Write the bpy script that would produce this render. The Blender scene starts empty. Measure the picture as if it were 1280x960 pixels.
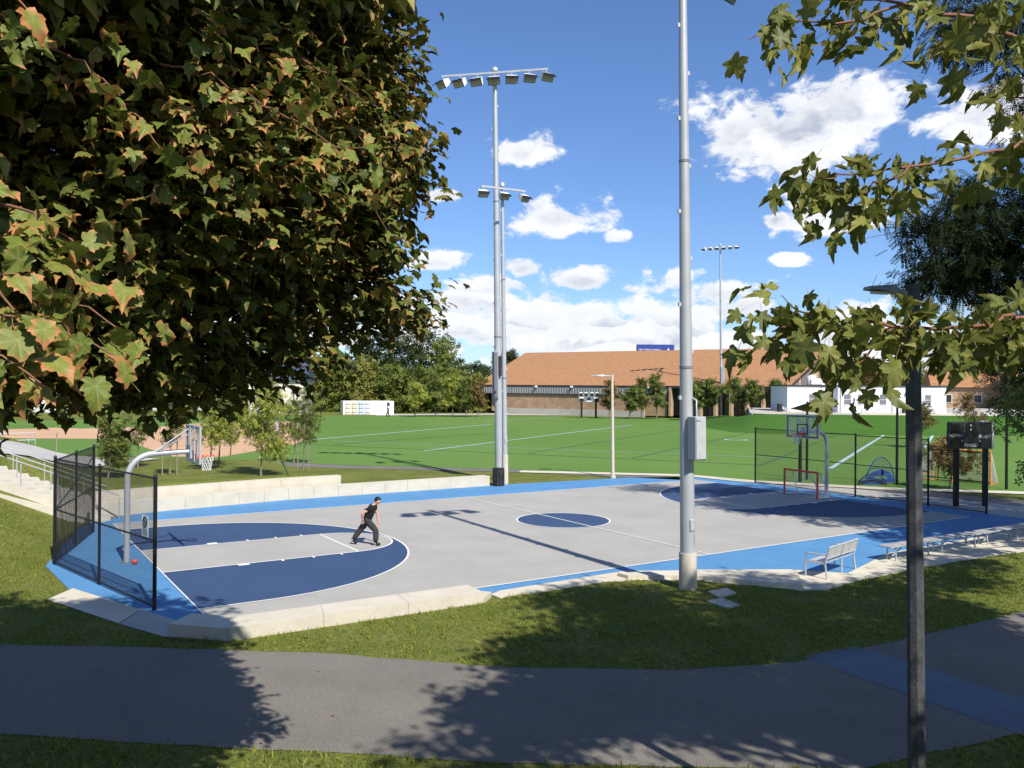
import bpy, bmesh, math, random
import numpy as np
from mathutils import Vector, Matrix, Quaternion

# ------------------------------------------------------------------ camera
scn = bpy.context.scene
COL = scn.collection
cam_data = bpy.data.cameras.new("camera")
cam = bpy.data.objects.new("camera", cam_data)
COL.objects.link(cam)
cam_data.sensor_width = 36.0
cam_data.lens = 1044.264 * 36.0 / 1280.0
cam_data.clip_start = 0.05
cam_data.clip_end = 3000
CAM_R = Vector((0.839787, -0.542862, 0.00763))
CAM_U = Vector((-0.007825, 0.001950, 0.999967))
CAM_F = Vector((0.542859, 0.839820, 0.00261))
CAM_P = Vector((-4.48136, -18.73854, 5.28144))
m = Matrix((CAM_R, CAM_U, -CAM_F)).transposed().to_4x4()
m.translation = CAM_P
cam.matrix_world = m
scn.camera = cam

# ------------------------------------------------------------------ exposure, sun, sky
scn.view_settings.view_transform = 'Standard'
scn.view_settings.look = 'None'
scn.view_settings.gamma = 1.0
scn.view_settings.use_curve_mapping = False
scn.view_settings.exposure = 0.60
scn.cycles.max_bounces = 6
scn.cycles.diffuse_bounces = 2
scn.cycles.transparent_max_bounces = 8

SUN_EL = math.radians(47.0)
sun_data = bpy.data.lights.new("sun", 'SUN')
sun_data.energy = 5.0
sun_data.angle = math.radians(0.53)
sun_data.color = (1.0, 0.945, 0.86)
sun = bpy.data.objects.new("sun", sun_data)
COL.objects.link(sun)
sun_dir = Vector((0.04, 0.93, -1.0)).normalized()
sun.rotation_euler = sun_dir.to_track_quat('-Z', 'Y').to_euler()
sun.location = (0, -30, 60)

world = bpy.data.worlds.new("World")
scn.world = world
world.use_nodes = True
wt = world.node_tree
for n in list(wt.nodes):
    wt.nodes.remove(n)

class NG:
    """small helper to write shader maths"""
    def __init__(s, tree): s.t = tree
    def n(s, typ, **kw):
        o = s.t.nodes.new(typ)
        for k, v in kw.items(): setattr(o, k, v)
        return o
    def put(s, sock, v):
        if hasattr(v, 'is_output') or isinstance(v, bpy.types.NodeSocket): s.t.links.new(v, sock)
        else: sock.default_value = v
    def m(s, op, a, b=0.0, c=0.0, clamp=False):
        o = s.n('ShaderNodeMath', operation=op); o.use_clamp = clamp
        s.put(o.inputs[0], a); s.put(o.inputs[1], b); s.put(o.inputs[2], c)
        return o.outputs[0]
    def step(s, v, lo, hi, a=0.0, b=1.0):
        o = s.n('ShaderNodeMapRange', interpolation_type='SMOOTHSTEP')
        s.put(o.inputs[0], v); s.put(o.inputs[1], lo); s.put(o.inputs[2], hi); s.put(o.inputs[3], a); s.put(o.inputs[4], b)
        return o.outputs[0]
    def mix(s, f, a, b, blend='MIX'):
        o = s.n('ShaderNodeMix', data_type='RGBA', blend_type=blend)
        s.put(o.inputs[0], f); s.put(o.inputs[6], a); s.put(o.inputs[7], b)
        return o.outputs[2]
    def noise(s, vec, scale, detail=4.0, rough=0.55, dist=0.0):
        o = s.n('ShaderNodeTexNoise')
        if vec is not None: s.t.links.new(vec, o.inputs['Vector'])
        o.inputs['Scale'].default_value = scale; o.inputs['Detail'].default_value = detail
        o.inputs['Roughness'].default_value = rough; o.inputs['Distortion'].default_value = dist
        return o.outputs[0]

g = NG(wt)
sky = g.n('ShaderNodeTexSky', sky_type='NISHITA')
sky.sun_disc = False
sky.sun_elevation = SUN_EL
sky.sun_rotation = math.radians(180.0)
sky.altitude = 100
sky.air_density = 1.0
sky.dust_density = 0.35
sky.ozone_density = 3.0
tc = g.n('ShaderNodeTexCoord')
dirv = tc.outputs['Generated']
sep = g.n('ShaderNodeSeparateXYZ'); wt.links.new(dirv, sep.inputs[0])
dx, dy, dz = sep.outputs
az = g.m('ARCTAN2', dx, dy)
el = g.m('ARCSINE', dz)
mp = g.n('ShaderNodeMapping'); wt.links.new(dirv, mp.inputs[0]); mp.inputs['Scale'].default_value = (1, 1, 1.7)
cn = g.noise(mp.outputs[0], 9.0, 9.0, 0.60, 0.25)
up = g.n('ShaderNodeMapping'); wt.links.new(dirv, up.inputs[0]); up.inputs['Scale'].default_value = (1, 1, 1.7); up.inputs['Location'].default_value = (0.0, 0.004, -0.035)
cn2 = g.noise(up.outputs[0], 9.0, 9.0, 0.60, 0.25)
# cumulus clouds: centre azimuth / elevation, half width, half height above and below the centre (radians)
CLOUDS = [
    ((0.9083, 0.2765), 0.150, 0.072, 0.050), ((0.8517, 0.2783), 0.085, 0.050, 0.030), ((0.9708, 0.2969), 0.070, 0.045, 0.040),
    ((0.5737, 0.2699), 0.066, 0.030, 0.017),
    ((0.6412, 0.1938), 0.078, 0.040, 0.022), ((0.6964, 0.1748), 0.025, 0.014, 0.012),
    ((0.4890, 0.2226), 0.030, 0.014, 0.010),
    ((1.0939, 0.2735), 0.120, 0.045, 0.035), ((0.9674, 0.1846), 0.085, 0.028, 0.020),
    ((0.4678, 0.1437), 0.055, 0.018, 0.014), ((0.5872, 0.1397), 0.030, 0.020, 0.016), ((0.6541, 0.1267), 0.085, 0.030, 0.018),
    ((0.7252, 0.0981), 0.070, 0.045, 0.030), ((0.8082, 0.0926), 0.090, 0.042, 0.035), ((0.4968, 0.0783), 0.110, 0.060, 0.060),
    ((0.5828, 0.0839), 0.100, 0.055, 0.060), ((0.6689, 0.0652), 0.110, 0.055, 0.060), ((0.7719, 0.0557), 0.140, 0.050, 0.060),
    ((0.4118, 0.0862), 0.100, 0.080, 0.070), ((0.3289, 0.1117), 0.120, 0.070, 0.070), ((0.1909, 0.0705), 0.160, 0.090, 0.080), ((0.0662, 0.0821), 0.160, 0.060, 0.060),
    ((0.9560, 0.0497), 0.090, 0.050, 0.050), ((1.0509, 0.0398), 0.120, 0.050, 0.060),
    ((0.8804, 0.1897), 0.018, 0.010, 0.010), ((0.8920, 0.1458), 0.024, 0.009, 0.008), ((0.9072, 0.1839), 0.020, 0.008, 0.008),
]
dens = None
for (a0, e0), w, hu, hd in CLOUDS:
    u = g.m('DIVIDE', g.m('SUBTRACT', az, a0), w)
    dv = g.m('SUBTRACT', el, e0)
    v = g.m('MAXIMUM', g.m('DIVIDE', dv, hu), g.m('DIVIDE', dv, -hd))
    r = g.m('SQRT', g.m('ADD', g.m('MULTIPLY', u, u), g.m('MULTIPLY', v, v)))
    q = g.m('SUBTRACT', 1.0, r)
    dens = q if dens is None else g.m('SMOOTH_MAX', dens, q, 0.15)
# the same broken cumulus goes on all round the rest of the sky
away = g.step(g.m('ABSOLUTE', g.m('SUBTRACT', az, 0.57)), 0.62, 0.95)
far_n = g.noise(dirv, 2.6, 5.0, 0.5)
far_d = g.m('SUBTRACT', g.m('MULTIPLY', g.m('MULTIPLY', g.m('SUBTRACT', far_n, 0.57), 6.0), away), g.m('SUBTRACT', 1.0, away))
dens = g.m('MAXIMUM', dens, far_d)
# low bank: heaped cells, bright on top and grey below
bank = g.step(el, 0.175, 0.115)
wob = g.noise(dirv, 16.0, 4.0, 0.6)
cv = g.n('ShaderNodeCombineXYZ')
wt.links.new(g.m('ADD', g.m('MULTIPLY', az, 12.0), g.m('MULTIPLY', wob, 1.1)), cv.inputs[0])
wt.links.new(g.m('ADD', g.m('MULTIPLY', g.m('POWER', g.m('MAXIMUM', el, 0.0), 0.8), 26.0), g.m('MULTIPLY', cn, 1.3)), cv.inputs[1])
vo = g.n('ShaderNodeTexVoronoi', voronoi_dimensions='2D', feature='F1'); wt.links.new(cv.outputs[0], vo.inputs['Vector']); vo.inputs['Scale'].default_value = 1.0
vs_ = g.n('ShaderNodeSeparateXYZ'); wt.links.new(vo.outputs['Position'], vs_.inputs[0])
c2 = g.n('ShaderNodeSeparateXYZ'); wt.links.new(cv.outputs[0], c2.inputs[0])
rel = g.m('SUBTRACT', c2.outputs[1], vs_.outputs[1])
cell = g.m('SUBTRACT', 0.42, vo.outputs['Distance'])
cd = g.m('ADD', dens, g.m('MULTIPLY', g.m('SUBTRACT', cn, 0.53), 2.6))
cnf = g.noise(mp.outputs[0], 30.0, 6.0, 0.62, 0.4)
cd = g.m('ADD', cd, g.m('MULTIPLY', g.m('SUBTRACT', cnf, 0.5), 1.5))
cd = g.m('ADD', cd, g.m('MULTIPLY', bank, g.m('MULTIPLY', cell, 1.1)))
alpha = g.step(cd, 0.02, 0.40)
lit = g.step(g.m('ADD', g.m('SUBTRACT', cn, cn2), g.m('MULTIPLY', g.m('SUBTRACT', cnf, 0.5), 0.25)), -0.11, 0.11)
litb = g.step(g.m('ADD', rel, g.m('MULTIPLY', g.m('SUBTRACT', cn, 0.5), 2.2)), -0.34, 0.14)
lit = g.m('ADD', g.m('MULTIPLY', lit, g.m('SUBTRACT', 1.0, g.m('MULTIPLY', bank, 0.75))), g.m('MULTIPLY', litb, g.m('MULTIPLY', bank, 0.75)))
thick = g.step(cd, 0.20, 1.2)
shade = g.m('MULTIPLY', g.m('SUBTRACT', 1.0, lit), g.m('ADD', 0.25, g.m('MULTIPLY', thick, 0.75)))
ccol = g.mix(shade, (8.6, 8.7, 8.9, 1), (4.3, 4.8, 5.8, 1))
skyc = g.mix(1.0, sky.outputs[0], (0.84, 1.02, 1.31, 1), 'MULTIPLY')
fin = g.mix(g.m('MULTIPLY', alpha, 0.96), skyc, ccol)
bg = g.n('ShaderNodeBackground')
bg.inputs['Strength'].default_value = 0.080
wt.links.new(fin, bg.inputs['Color'])
wo = g.n('ShaderNodeOutputWorld')
wt.links.new(bg.outputs[0], wo.inputs['Surface'])

def sst(t):
    t = np.clip(t, 0.0, 1.0)
    return t * t * (3 - 2 * t)

def terrain(x, y):
    """height of the ground, metres, court level = 0"""
    x = np.asarray(x, float); y = np.asarray(y, float)
    d = (x + 4.48) * 0.5428 + (y + 18.74) * 0.8399          # distance in front of the hilltop viewpoint
    bank = 3.45 * sst((11.0 - d) / 9.5)
    xl = np.interp(y, [5.0, 8.7, 15.3, 16.6], [-2.9, -2.66, -1.14, -0.7])   # edge of the court apron
    side = np.clip(0.47 * (xl - 0.45 - x), 0, 1.95) * sst((y - 6.5) / 9.0) * (y < 16.3)
    s = -0.72 * (x - 16.3) - 0.70 * (y - 32.4)               # distance from the field edge
    mound = (0.40 + 0.50 * sst((10.6 - x) / 0.8) + 1.05 * sst((1.0 - x) / 4.5)) * sst((s - 2.0) / 5.0) * sst((y - np.interp(x, [-0.3, 1.95, 7.7, 18.55], [17.45, 18.02, 18.86, 18.98]) - 0.72 - 0.75 * (x < 10.9)) / 0.55) * sst((20.4 - x) / 2.0)
    t = np.clip(-0.455 * x + 0.02, 0, 2.0) - 0.25
    mound = np.where((x < 0.2) & (y >= 16.5) & (y < 25), np.clip(t, 0, 2), mound)
    return np.maximum(bank, np.maximum(side, mound))

# ------------------------------------------------------------------ helpers
RNG = random.Random(7)
NR = np.random.default_rng(11)

def mat(name, col, rough=0.8, var=0.25, scale=6.0, col2=None, bump=0.0, bscale=60.0, metal=0.0, spec=0.3, fine=0.0, coords='Object'):
    """plain surface: base colour broken up by two noises (wear, grain) and a bump"""
    mt = bpy.data.materials.new(name); mt.use_nodes = True
    t = mt.node_tree; b = t.nodes['Principled BSDF']; q = NG(t)
    c = (*col, 1.0); d = (*(col2 if col2 else [x * (1 - var) for x in col]), 1.0)
    tcn = q.n('ShaderNodeTexCoord').outputs[coords]
    f = q.step(q.noise(tcn, scale, 5.0, 0.6), 0.32, 0.68)
    out = q.mix(f, c, d)
    if fine:
        fn = q.step(q.noise(tcn, bscale, 2.0, 0.6), 0.25, 0.75, 1 - fine, 1 + fine)
        cmb = q.n('ShaderNodeCombineXYZ')
        for i in range(3): t.links.new(fn, cmb.inputs[i])
        out = q.mix(1.0, out, cmb.outputs[0], 'MULTIPLY')
    t.links.new(out, b.inputs['Base Color'])
    b.inputs['Roughness'].default_value = rough; b.inputs['Metallic'].default_value = metal
    b.inputs['Specular IOR Level'].default_value = spec
    if bump:
        bn = q.n('ShaderNodeBump'); bn.inputs['Strength'].default_value = bump; bn.inputs['Distance'].default_value = 0.02
        t.links.new(q.noise(tcn, bscale, 3.0, 0.6), bn.inputs['Height']); t.links.new(bn.outputs[0], b.inputs['Normal'])
    return mt

def tag(o, label=None, cat=None, group=None, kind=None):
    if label: o['label'] = label
    if cat: o['category'] = cat
    if group: o['group'] = group
    if kind: o['kind'] = kind
    return o

def thing(name, loc, label, cat, group=None, rz=0.0):
    o = bpy.data.objects.new(name, None); COL.objects.link(o)
    o.empty_display_size = 0.2
    o.location = loc; o.rotation_euler = (0, 0, rz)
    return tag(o, label, cat, group)

def link(name, me, parent=None, loc=None, world=False):
    o = bpy.data.objects.new(name, me); COL.objects.link(o)
    if parent:
        o.parent = parent
        if world: o.location = -parent.location
    if loc is not None: o.location = loc
    return o

def dup(root, loc, rz=None, label=None, scale=None):
    kids = {}
    for o in root.children_recursive: kids.setdefault(o.parent, []).append(o)
    def rec(o, par):
        c = o.copy(); COL.objects.link(c)
        if par is not None: c.parent = par
        for k in kids.get(o, []): rec(k, c)
        return c
    c = rec(root, None)
    c.location = loc
    if rz is not None: c.rotation_euler = (0, 0, rz)
    if label: c['label'] = label
    if scale: c.scale = (scale,) * 3 if not isinstance(scale, tuple) else scale
    return c

class MB:
    def __init__(s): s.v = []; s.f = []; s.sm = []
    def add(s, vs, fs, smooth=False):
        o = len(s.v); s.v += [tuple(p) for p in vs]; s.f += [tuple(i + o for i in f) for f in fs]; s.sm += [smooth] * len(fs); return s
    def box(s, c, size, rz=0.0, M=None, bev=0.0):
        hx, hy, hz = (k / 2 for k in size)
        if bev:
            bm = bmesh.new(); bmesh.ops.create_cube(bm, size=1.0)
            for v in bm.verts: v.co = Vector((v.co.x * size[0], v.co.y * size[1], v.co.z * size[2]))
            bmesh.ops.bevel(bm, geom=list(bm.edges), offset=bev, segments=1, affect='EDGES')
            bm.verts.index_update()
            vs = [v.co.copy() for v in bm.verts]; fs = [[v.index for v in f.verts] for f in bm.faces]; bm.free()
        else:
            vs = [Vector((x, y, z)) for z in (-hz, hz) for y in (-hy, hy) for x in (-hx, hx)]
            fs = [(0, 2, 3, 1), (4, 5, 7, 6), (0, 1, 5, 4), (2, 6, 7, 3), (0, 4, 6, 2), (1, 3, 7, 5)]
        R = M if M is not None else Matrix.Rotation(rz, 3, 'Z')
        C = Vector(c)
        return s.add([C + R @ v for v in vs], fs)
    def tube(s, pts, r, n=10, cap=True, smooth=True, flat=1.0):
        pts = [Vector(p) for p in pts]
        rs = r if isinstance(r, (list, tuple)) else [r] * len(pts)
        vs = []; up = None
        for i, p in enumerate(pts):
            t = (pts[min(i + 1, len(pts) - 1)] - pts[max(i - 1, 0)]).normalized()
            if up is None:
                up = Vector((0, 0, 1)) if abs(t.z) < 0.9 else Vector((1, 0, 0))
            a = (up - t * up.dot(t)).normalized(); b = t.cross(a); up = a
            for k in range(n):
                w = 2 * math.pi * (k + 0.5) / n
                vs.append(p + rs[i] * (math.cos(w) * a * flat + math.sin(w) * b))
        fs = []
        for i in range(len(pts) - 1):
            for k in range(n):
                fs.append((i * n + k, i * n + (k + 1) % n, (i + 1) * n + (k + 1) % n, (i + 1) * n + k))
        s.add(vs, fs, smooth and n > 4)
        if cap:
            s.add(vs[:n], [tuple(reversed(range(n)))]); s.add(vs[-n:], [tuple(range(n))])
        return s
    def prism(s, poly, z0, z1):
        """polygon in plan; z0 / z1 bottom and top"""
        n = len(poly)
        a = sum(poly[i][0] * poly[(i + 1) % n][1] - poly[(i + 1) % n][0] * poly[i][1] for i in range(n))
        if a < 0: poly = list(reversed(poly))
        vs = [(p[0], p[1], z0) for p in poly] + [(p[0], p[1], z1) for p in poly]
        fs = [tuple(range(n, 2 * n)), tuple(reversed(range(n)))] + [(i, (i + 1) % n, n + (i + 1) % n, n + i) for i in range(n)]
        return s.add(vs, fs)
    def sheet(s, poly, z):
        n = len(poly)
        a = sum(poly[i][0] * poly[(i + 1) % n][1] - poly[(i + 1) % n][0] * poly[i][1] for i in range(n))
        if a < 0: poly = list(reversed(poly))
        return s.add([(p[0], p[1], z) for p in poly], [tuple(range(n))])
    def ribbon(s, pts, w, z, closed=False):
        pts = [Vector(p[:2]) for p in pts]; n = len(pts); vs = []
        for i, p in enumerate(pts):
            if closed: a, b = pts[i - 1], pts[(i + 1) % n]
            else: a, b = pts[max(i - 1, 0)], pts[min(i + 1, n - 1)]
            t = (b - a).normalized(); nn = Vector((-t.y, t.x)) * w / 2
            vs += [(p.x - nn.x, p.y - nn.y, z), (p.x + nn.x, p.y + nn.y, z)]
        k = n if closed else n - 1
        return s.add(vs, [(2 * i, 2 * ((i + 1) % n), 2 * ((i + 1) % n) + 1, 2 * i + 1) for i in range(k)])
    def mesh(s, name, m):
        me = bpy.data.meshes.new(name); me.from_pydata(s.v, [], s.f); me.update()
        if m: me.materials.append(m)
        me.polygons.foreach_set('use_smooth', s.sm)
        return me
    def build(s, name, m, parent=None, world=False, loc=None, kind=None):
        o = link(name, s.mesh(name, m), parent, loc, world)
        if kind: o['kind'] = kind
        return o

def np_mesh(name, V, Fc, m, attrs=None, smooth=False):
    """V (n,3), Fc (m,k) with k = 3 or 4; attrs: name -> per-vertex floats"""
    me = bpy.data.meshes.new(name)
    k = Fc.shape[1]
    me.vertices.add(len(V)); me.vertices.foreach_set('co', np.ascontiguousarray(V, np.float32).ravel())
    me.loops.add(Fc.size); me.loops.foreach_set('vertex_index', np.ascontiguousarray(Fc, np.int32).ravel())
    me.polygons.add(len(Fc)); me.polygons.foreach_set('loop_start', np.arange(0, Fc.size, k, dtype=np.int32))
    me.polygons.foreach_set('loop_total', np.full(len(Fc), k, np.int32))
    if smooth: me.polygons.foreach_set('use_smooth', np.ones(len(Fc), bool))
    me.update(calc_edges=True)
    for an, av in (attrs or {}).items():
        a = me.attributes.new(an, 'FLOAT', 'POINT'); a.data.foreach_set('value', np.ascontiguousarray(av, np.float32))
    if m: me.materials.append(m)
    return me

def text_mesh(s, size, m, name='lettering', parent=None, M=None, extrude=0.004, align='CENTER'):
    cu = bpy.data.curves.new(name, 'FONT'); cu.body = s; cu.size = size; cu.align_x = align; cu.align_y = 'CENTER'; cu.extrude = extrude
    t = bpy.data.objects.new(name, cu); COL.objects.link(t)
    dg = bpy.context.evaluated_depsgraph_get()
    me = bpy.data.meshes.new_from_object(t.evaluated_get(dg))
    bpy.data.objects.remove(t); bpy.data.curves.remove(cu)
    if M is not None: me.transform(M)
    me.materials.clear(); me.materials.append(m)
    return link(name, me, parent)

def skin_mesh(verts, edges, radii, m, root=0, sub=1):
    me = bpy.data.meshes.new('tmp'); me.from_pydata(verts, edges, []); me.update()
    o = bpy.data.objects.new('tmp', me); COL.objects.link(o)
    sk = o.modifiers.new('s', 'SKIN'); sk.use_smooth_shade = True
    for i, r in enumerate(radii):
        r = r if isinstance(r, tuple) else (r, r)
        me.skin_vertices[0].data[i].radius = r
        me.skin_vertices[0].data[i].use_root = (i == root)
    ss = o.modifiers.new('u', 'SUBSURF'); ss.levels = sub; ss.render_levels = sub
    dg = bpy.context.evaluated_depsgraph_get()
    out = bpy.data.meshes.new_from_object(o.evaluated_get(dg))
    bpy.data.objects.remove(o); bpy.data.meshes.remove(me)
    out.materials.clear(); out.materials.append(m)
    return out

# ------------------------------------------------------------------ materials
M = {}
M['concrete'] = mat('pale_concrete', (0.51, 0.475, 0.385), 0.9, 0.2, 0.8, (0.465, 0.425, 0.335), 0.25, 70, fine=0.06)
M['concrete_face'] = mat('wall_concrete', (0.50, 0.465, 0.385), 0.9, 0.2, 1.6, (0.445, 0.410, 0.330), 0.3, 40, fine=0.07)
M['concrete_path'] = mat('path_concrete', (0.40, 0.385, 0.35), 0.9, 0.15, 0.6, None, 0.15, 60, fine=0.08)
M['asphalt'] = mat('asphalt', (0.160, 0.146, 0.126), 0.92, 0.2, 0.5, (0.138, 0.126, 0.108), 0.5, 60, fine=0.30)
M['asphalt_far'] = mat('old_asphalt', (0.15, 0.14, 0.13), 0.92, 0.2, 0.6, None, 0.2, 80, fine=0.12)
M['court_gray'] = mat('court_grey_paint', (0.325, 0.314, 0.286), 0.75, 0.07, 0.45, (0.290, 0.281, 0.256), 0.12, 40, fine=0.08)
M['court_navy'] = mat('court_navy_paint', (0.031, 0.062, 0.132), 0.75, 0.10, 0.5, None, 0.12, 220, fine=0.06)
M['court_blue'] = mat('court_blue_paint', (0.078, 0.215, 0.400), 0.75, 0.09, 0.9, (0.066, 0.190, 0.365), 0.12, 220, fine=0.06)
M['path_blue'] = mat('worn_blue_path_paint', (0.120, 0.155, 0.200), 0.85, 0.3, 1.4, (0.100, 0.128, 0.165), 0.4, 150, fine=0.2)
M['line_white'] = mat('white_line_paint', (0.72, 0.72, 0.70), 0.7, 0.08, 3.0)
M['field_line'] = mat('pale_blue_field_line', (0.34, 0.47, 0.52), 0.9, 0.1, 1.0)
M['field_dark'] = mat('dark_field_line', (0.022, 0.085, 0.060), 0.9, 0.1, 1.0)
M['turf'] = mat('artificial_turf', (0.104, 0.182, 0.046), 0.95, 0.12, 0.04, (0.086, 0.162, 0.036), 0.3, 30, fine=0.14, spec=0.04)
M['turf_slope'] = mat('turf_slope', (0.050, 0.115, 0.022), 0.95, 0.12, 0.1, None, 0.3, 30, fine=0.14, spec=0.04)
M['clay'] = mat('infield_clay', (0.47, 0.29, 0.175), 0.95, 0.1, 0.2, None, 0.1, 20, fine=0.06)
M['galv'] = mat('galvanised_steel', (0.40, 0.42, 0.44), 0.5, 0.10, 1.5, None, 0.03, 60, metal=0.25, spec=0.4, fine=0.05)
M['galv_dark'] = mat('grey_painted_steel', (0.20, 0.21, 0.23), 0.5, 0.15, 5.0, metal=0.2)
M['alu'] = mat('bare_aluminium', (0.56, 0.57, 0.58), 0.4, 0.12, 8.0, metal=0.4, spec=0.5)
M['black'] = mat('black_coated_steel', (0.012, 0.012, 0.013), 0.5, 0.2, 8.0)
M['white'] = mat('white_paint', (0.74, 0.74, 0.72), 0.6, 0.08, 2.0)
M['red'] = mat('red_paint', (0.75, 0.075, 0.055), 0.45, 0.15, 6.0)
M['orange_red'] = mat('orange_red_rim', (0.75, 0.09, 0.03), 0.45, 0.1, 6.0)
M['net'] = mat('white_cord', (0.70, 0.69, 0.66), 0.9, 0.1, 20.0)
M['bark'] = mat('brown_bark', (0.075, 0.055, 0.04), 0.95, 0.4, 12.0, (0.14, 0.11, 0.085), 0.8, 40)
M['bark_pale'] = mat('pale_young_bark', (0.22, 0.18, 0.14), 0.9, 0.4, 10.0, (0.11, 0.09, 0.07), 0.5, 40)
M['twig'] = mat('reddish_twig', (0.22, 0.085, 0.05), 0.7, 0.3, 20.0, (0.12, 0.07, 0.045))
M['petiole'] = mat('yellow_green_stalk', (0.30, 0.28, 0.07), 0.7, 0.2, 20.0)
M['stake'] = mat('weathered_stake', (0.30, 0.25, 0.19), 0.9, 0.3, 8.0)

def grass_material(name, a, b, dry, dry_amt):
    mt = bpy.data.materials.new(name); mt.use_nodes = True
    t = mt.node_tree; bs = t.nodes['Principled BSDF']; q = NG(t)
    tcn = q.n('ShaderNodeTexCoord').outputs['Object']
    f1 = q.step(q.noise(tcn, 0.55, 6, 0.65), 0.33, 0.67)
    f2 = q.step(q.noise(tcn, 9.0, 4, 0.7), 0.3, 0.7)
    f3 = q.step(q.noise(tcn, 0.9, 5, 0.75, 0.6), 0.52, 0.72)
    c = q.mix(f1, (*a, 1), (*b, 1))
    c = q.mix(q.m('MULTIPLY', f2, 0.75), c, (*[x * 0.45 for x in a], 1))
    c = q.mix(q.m('MULTIPLY', f3, dry_amt), c, (*dry, 1))
    t.links.new(c, bs.inputs['Base Color']); bs.inputs['Roughness'].default_value = 0.95
    bs.inputs['Specular IOR Level'].default_value = 0.1
    bn = q.n('ShaderNodeBump'); bn.inputs['Strength'].default_value = 0.9; bn.inputs['Distance'].default_value = 0.05
    t.links.new(q.noise(tcn, 22.0, 4, 0.7), bn.inputs['Height']); t.links.new(bn.outputs[0], bs.inputs['Normal'])
    return mt
M['lawn'] = grass_material('lawn', (0.115, 0.145, 0.028), (0.195, 0.208, 0.050), (0.26, 0.175, 0.085), 0.50)
M['grass_blade'] = None

def foliage_material(name, base, tip, rim=None, rim_amt=0.0, trans=0.30, dark=None, spec=0.12):
    """leaf: colour varies from leaf to leaf (attribute rnd) and towards its margin (attribute edge)"""
    mt = bpy.data.materials.new(name); mt.use_nodes = True
    t = mt.node_tree; b = t.nodes['Principled BSDF']; q = NG(t)
    rnd = q.n('ShaderNodeAttribute', attribute_name='rnd').outputs['Fac']
    c = q.mix(rnd, (*base, 1), (*tip, 1))
    if dark: c = q.mix(q.step(q.noise(q.n('ShaderNodeTexCoord').outputs['Object'], 1.3, 3, 0.6), 0.4, 0.66), c, (*dark, 1))
    if rim:
        edge = q.n('ShaderNodeAttribute', attribute_name='edge').outputs['Fac']
        nz = q.noise(q.n('ShaderNodeTexCoord').outputs['Object'], 22.0, 3, 0.6)
        e = q.m('ADD', edge, q.m('MULTIPLY', q.m('SUBTRACT', nz, 0.5), 0.6))
        e = q.m('ADD', e, q.m('MULTIPLY', q.m('SUBTRACT', rnd, 0.5), 0.5))
        c = q.mix(q.m('MULTIPLY', q.step(e, 0.62, 0.98), rim_amt), c, (*rim, 1))
    if rim:
        vein = q.n('ShaderNodeAttribute', attribute_name='vein').outputs['Fac']
        c = q.mix(q.m('MULTIPLY', q.step(vein, 0.86, 0.985), 0.38), c, (0.34, 0.36, 0.13, 1))
        fleck = q.noise(q.n('ShaderNodeTexCoord').outputs['Object'], 60.0, 3, 0.7)
        c = q.mix(q.step(fleck, 0.60, 0.78, 0.0, 0.30), c, (0.10, 0.075, 0.025, 1))
    t.links.new(c, b.inputs['Base Color']); b.inputs['Roughness'].default_value = 0.5
    b.inputs['Specular IOR Level'].default_value = spec
    tr = q.n('ShaderNodeBsdfTranslucent'); t.links.new(c, tr.inputs[0])
    mx = q.n('ShaderNodeMixShader'); mx.inputs[0].default_value = trans
    t.links.new(b.outputs[0], mx.inputs[1]); t.links.new(tr.outputs[0], mx.inputs[2])
    t.links.new(mx.outputs[0], t.nodes['Material Output'].inputs['Surface'])
    return mt
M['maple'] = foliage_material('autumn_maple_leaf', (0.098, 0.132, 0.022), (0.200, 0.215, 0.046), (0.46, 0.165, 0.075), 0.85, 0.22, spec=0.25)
M['maple_inner'] = foliage_material('shaded_maple_leaf', (0.046, 0.068, 0.012), (0.125, 0.140, 0.028), (0.32, 0.12, 0.045), 0.55, 0.18, spec=0.15)  # darker copy of the maple leaf, crown shade put into its colour
M['maple_green'] = foliage_material('green_maple_leaf', (0.080, 0.100, 0.020), (0.215, 0.225, 0.050), (0.22, 0.16, 0.04), 0.35, 0.36, spec=0.25)
M['locust'] = foliage_material('darkened_locust_leaf', (0.010, 0.017, 0.006), (0.020, 0.030, 0.010), trans=0.08, spec=0.03)  # leaf colour taken nearly to black for the shade on this crown
M['young'] = foliage_material('young_tree_leaf', (0.210, 0.250, 0.038), (0.360, 0.370, 0.080), trans=0.4)
M['young_dull'] = foliage_material('dull_young_tree_leaf', (0.090, 0.125, 0.030), (0.175, 0.195, 0.050), trans=0.28)
M['rusty'] = foliage_material('rusty_leaf', (0.110, 0.095, 0.030), (0.200, 0.120, 0.045), trans=0.25)
M['wood_dark'] = foliage_material('dark_woodland_leaf', (0.024, 0.038, 0.012), (0.056, 0.072, 0.022), trans=0.12, spec=0.04)
M['wood_mid'] = foliage_material('olive_woodland_leaf', (0.078, 0.110, 0.022), (0.165, 0.190, 0.044), trans=0.18, spec=0.05)
M['wood_gold'] = foliage_material('golden_woodland_leaf', (0.135, 0.148, 0.030), (0.235, 0.225, 0.056), trans=0.2)
M['blade'] = foliage_material('grass_blade', (0.105, 0.150, 0.020), (0.320, 0.330, 0.068), trans=0.35)

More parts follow.
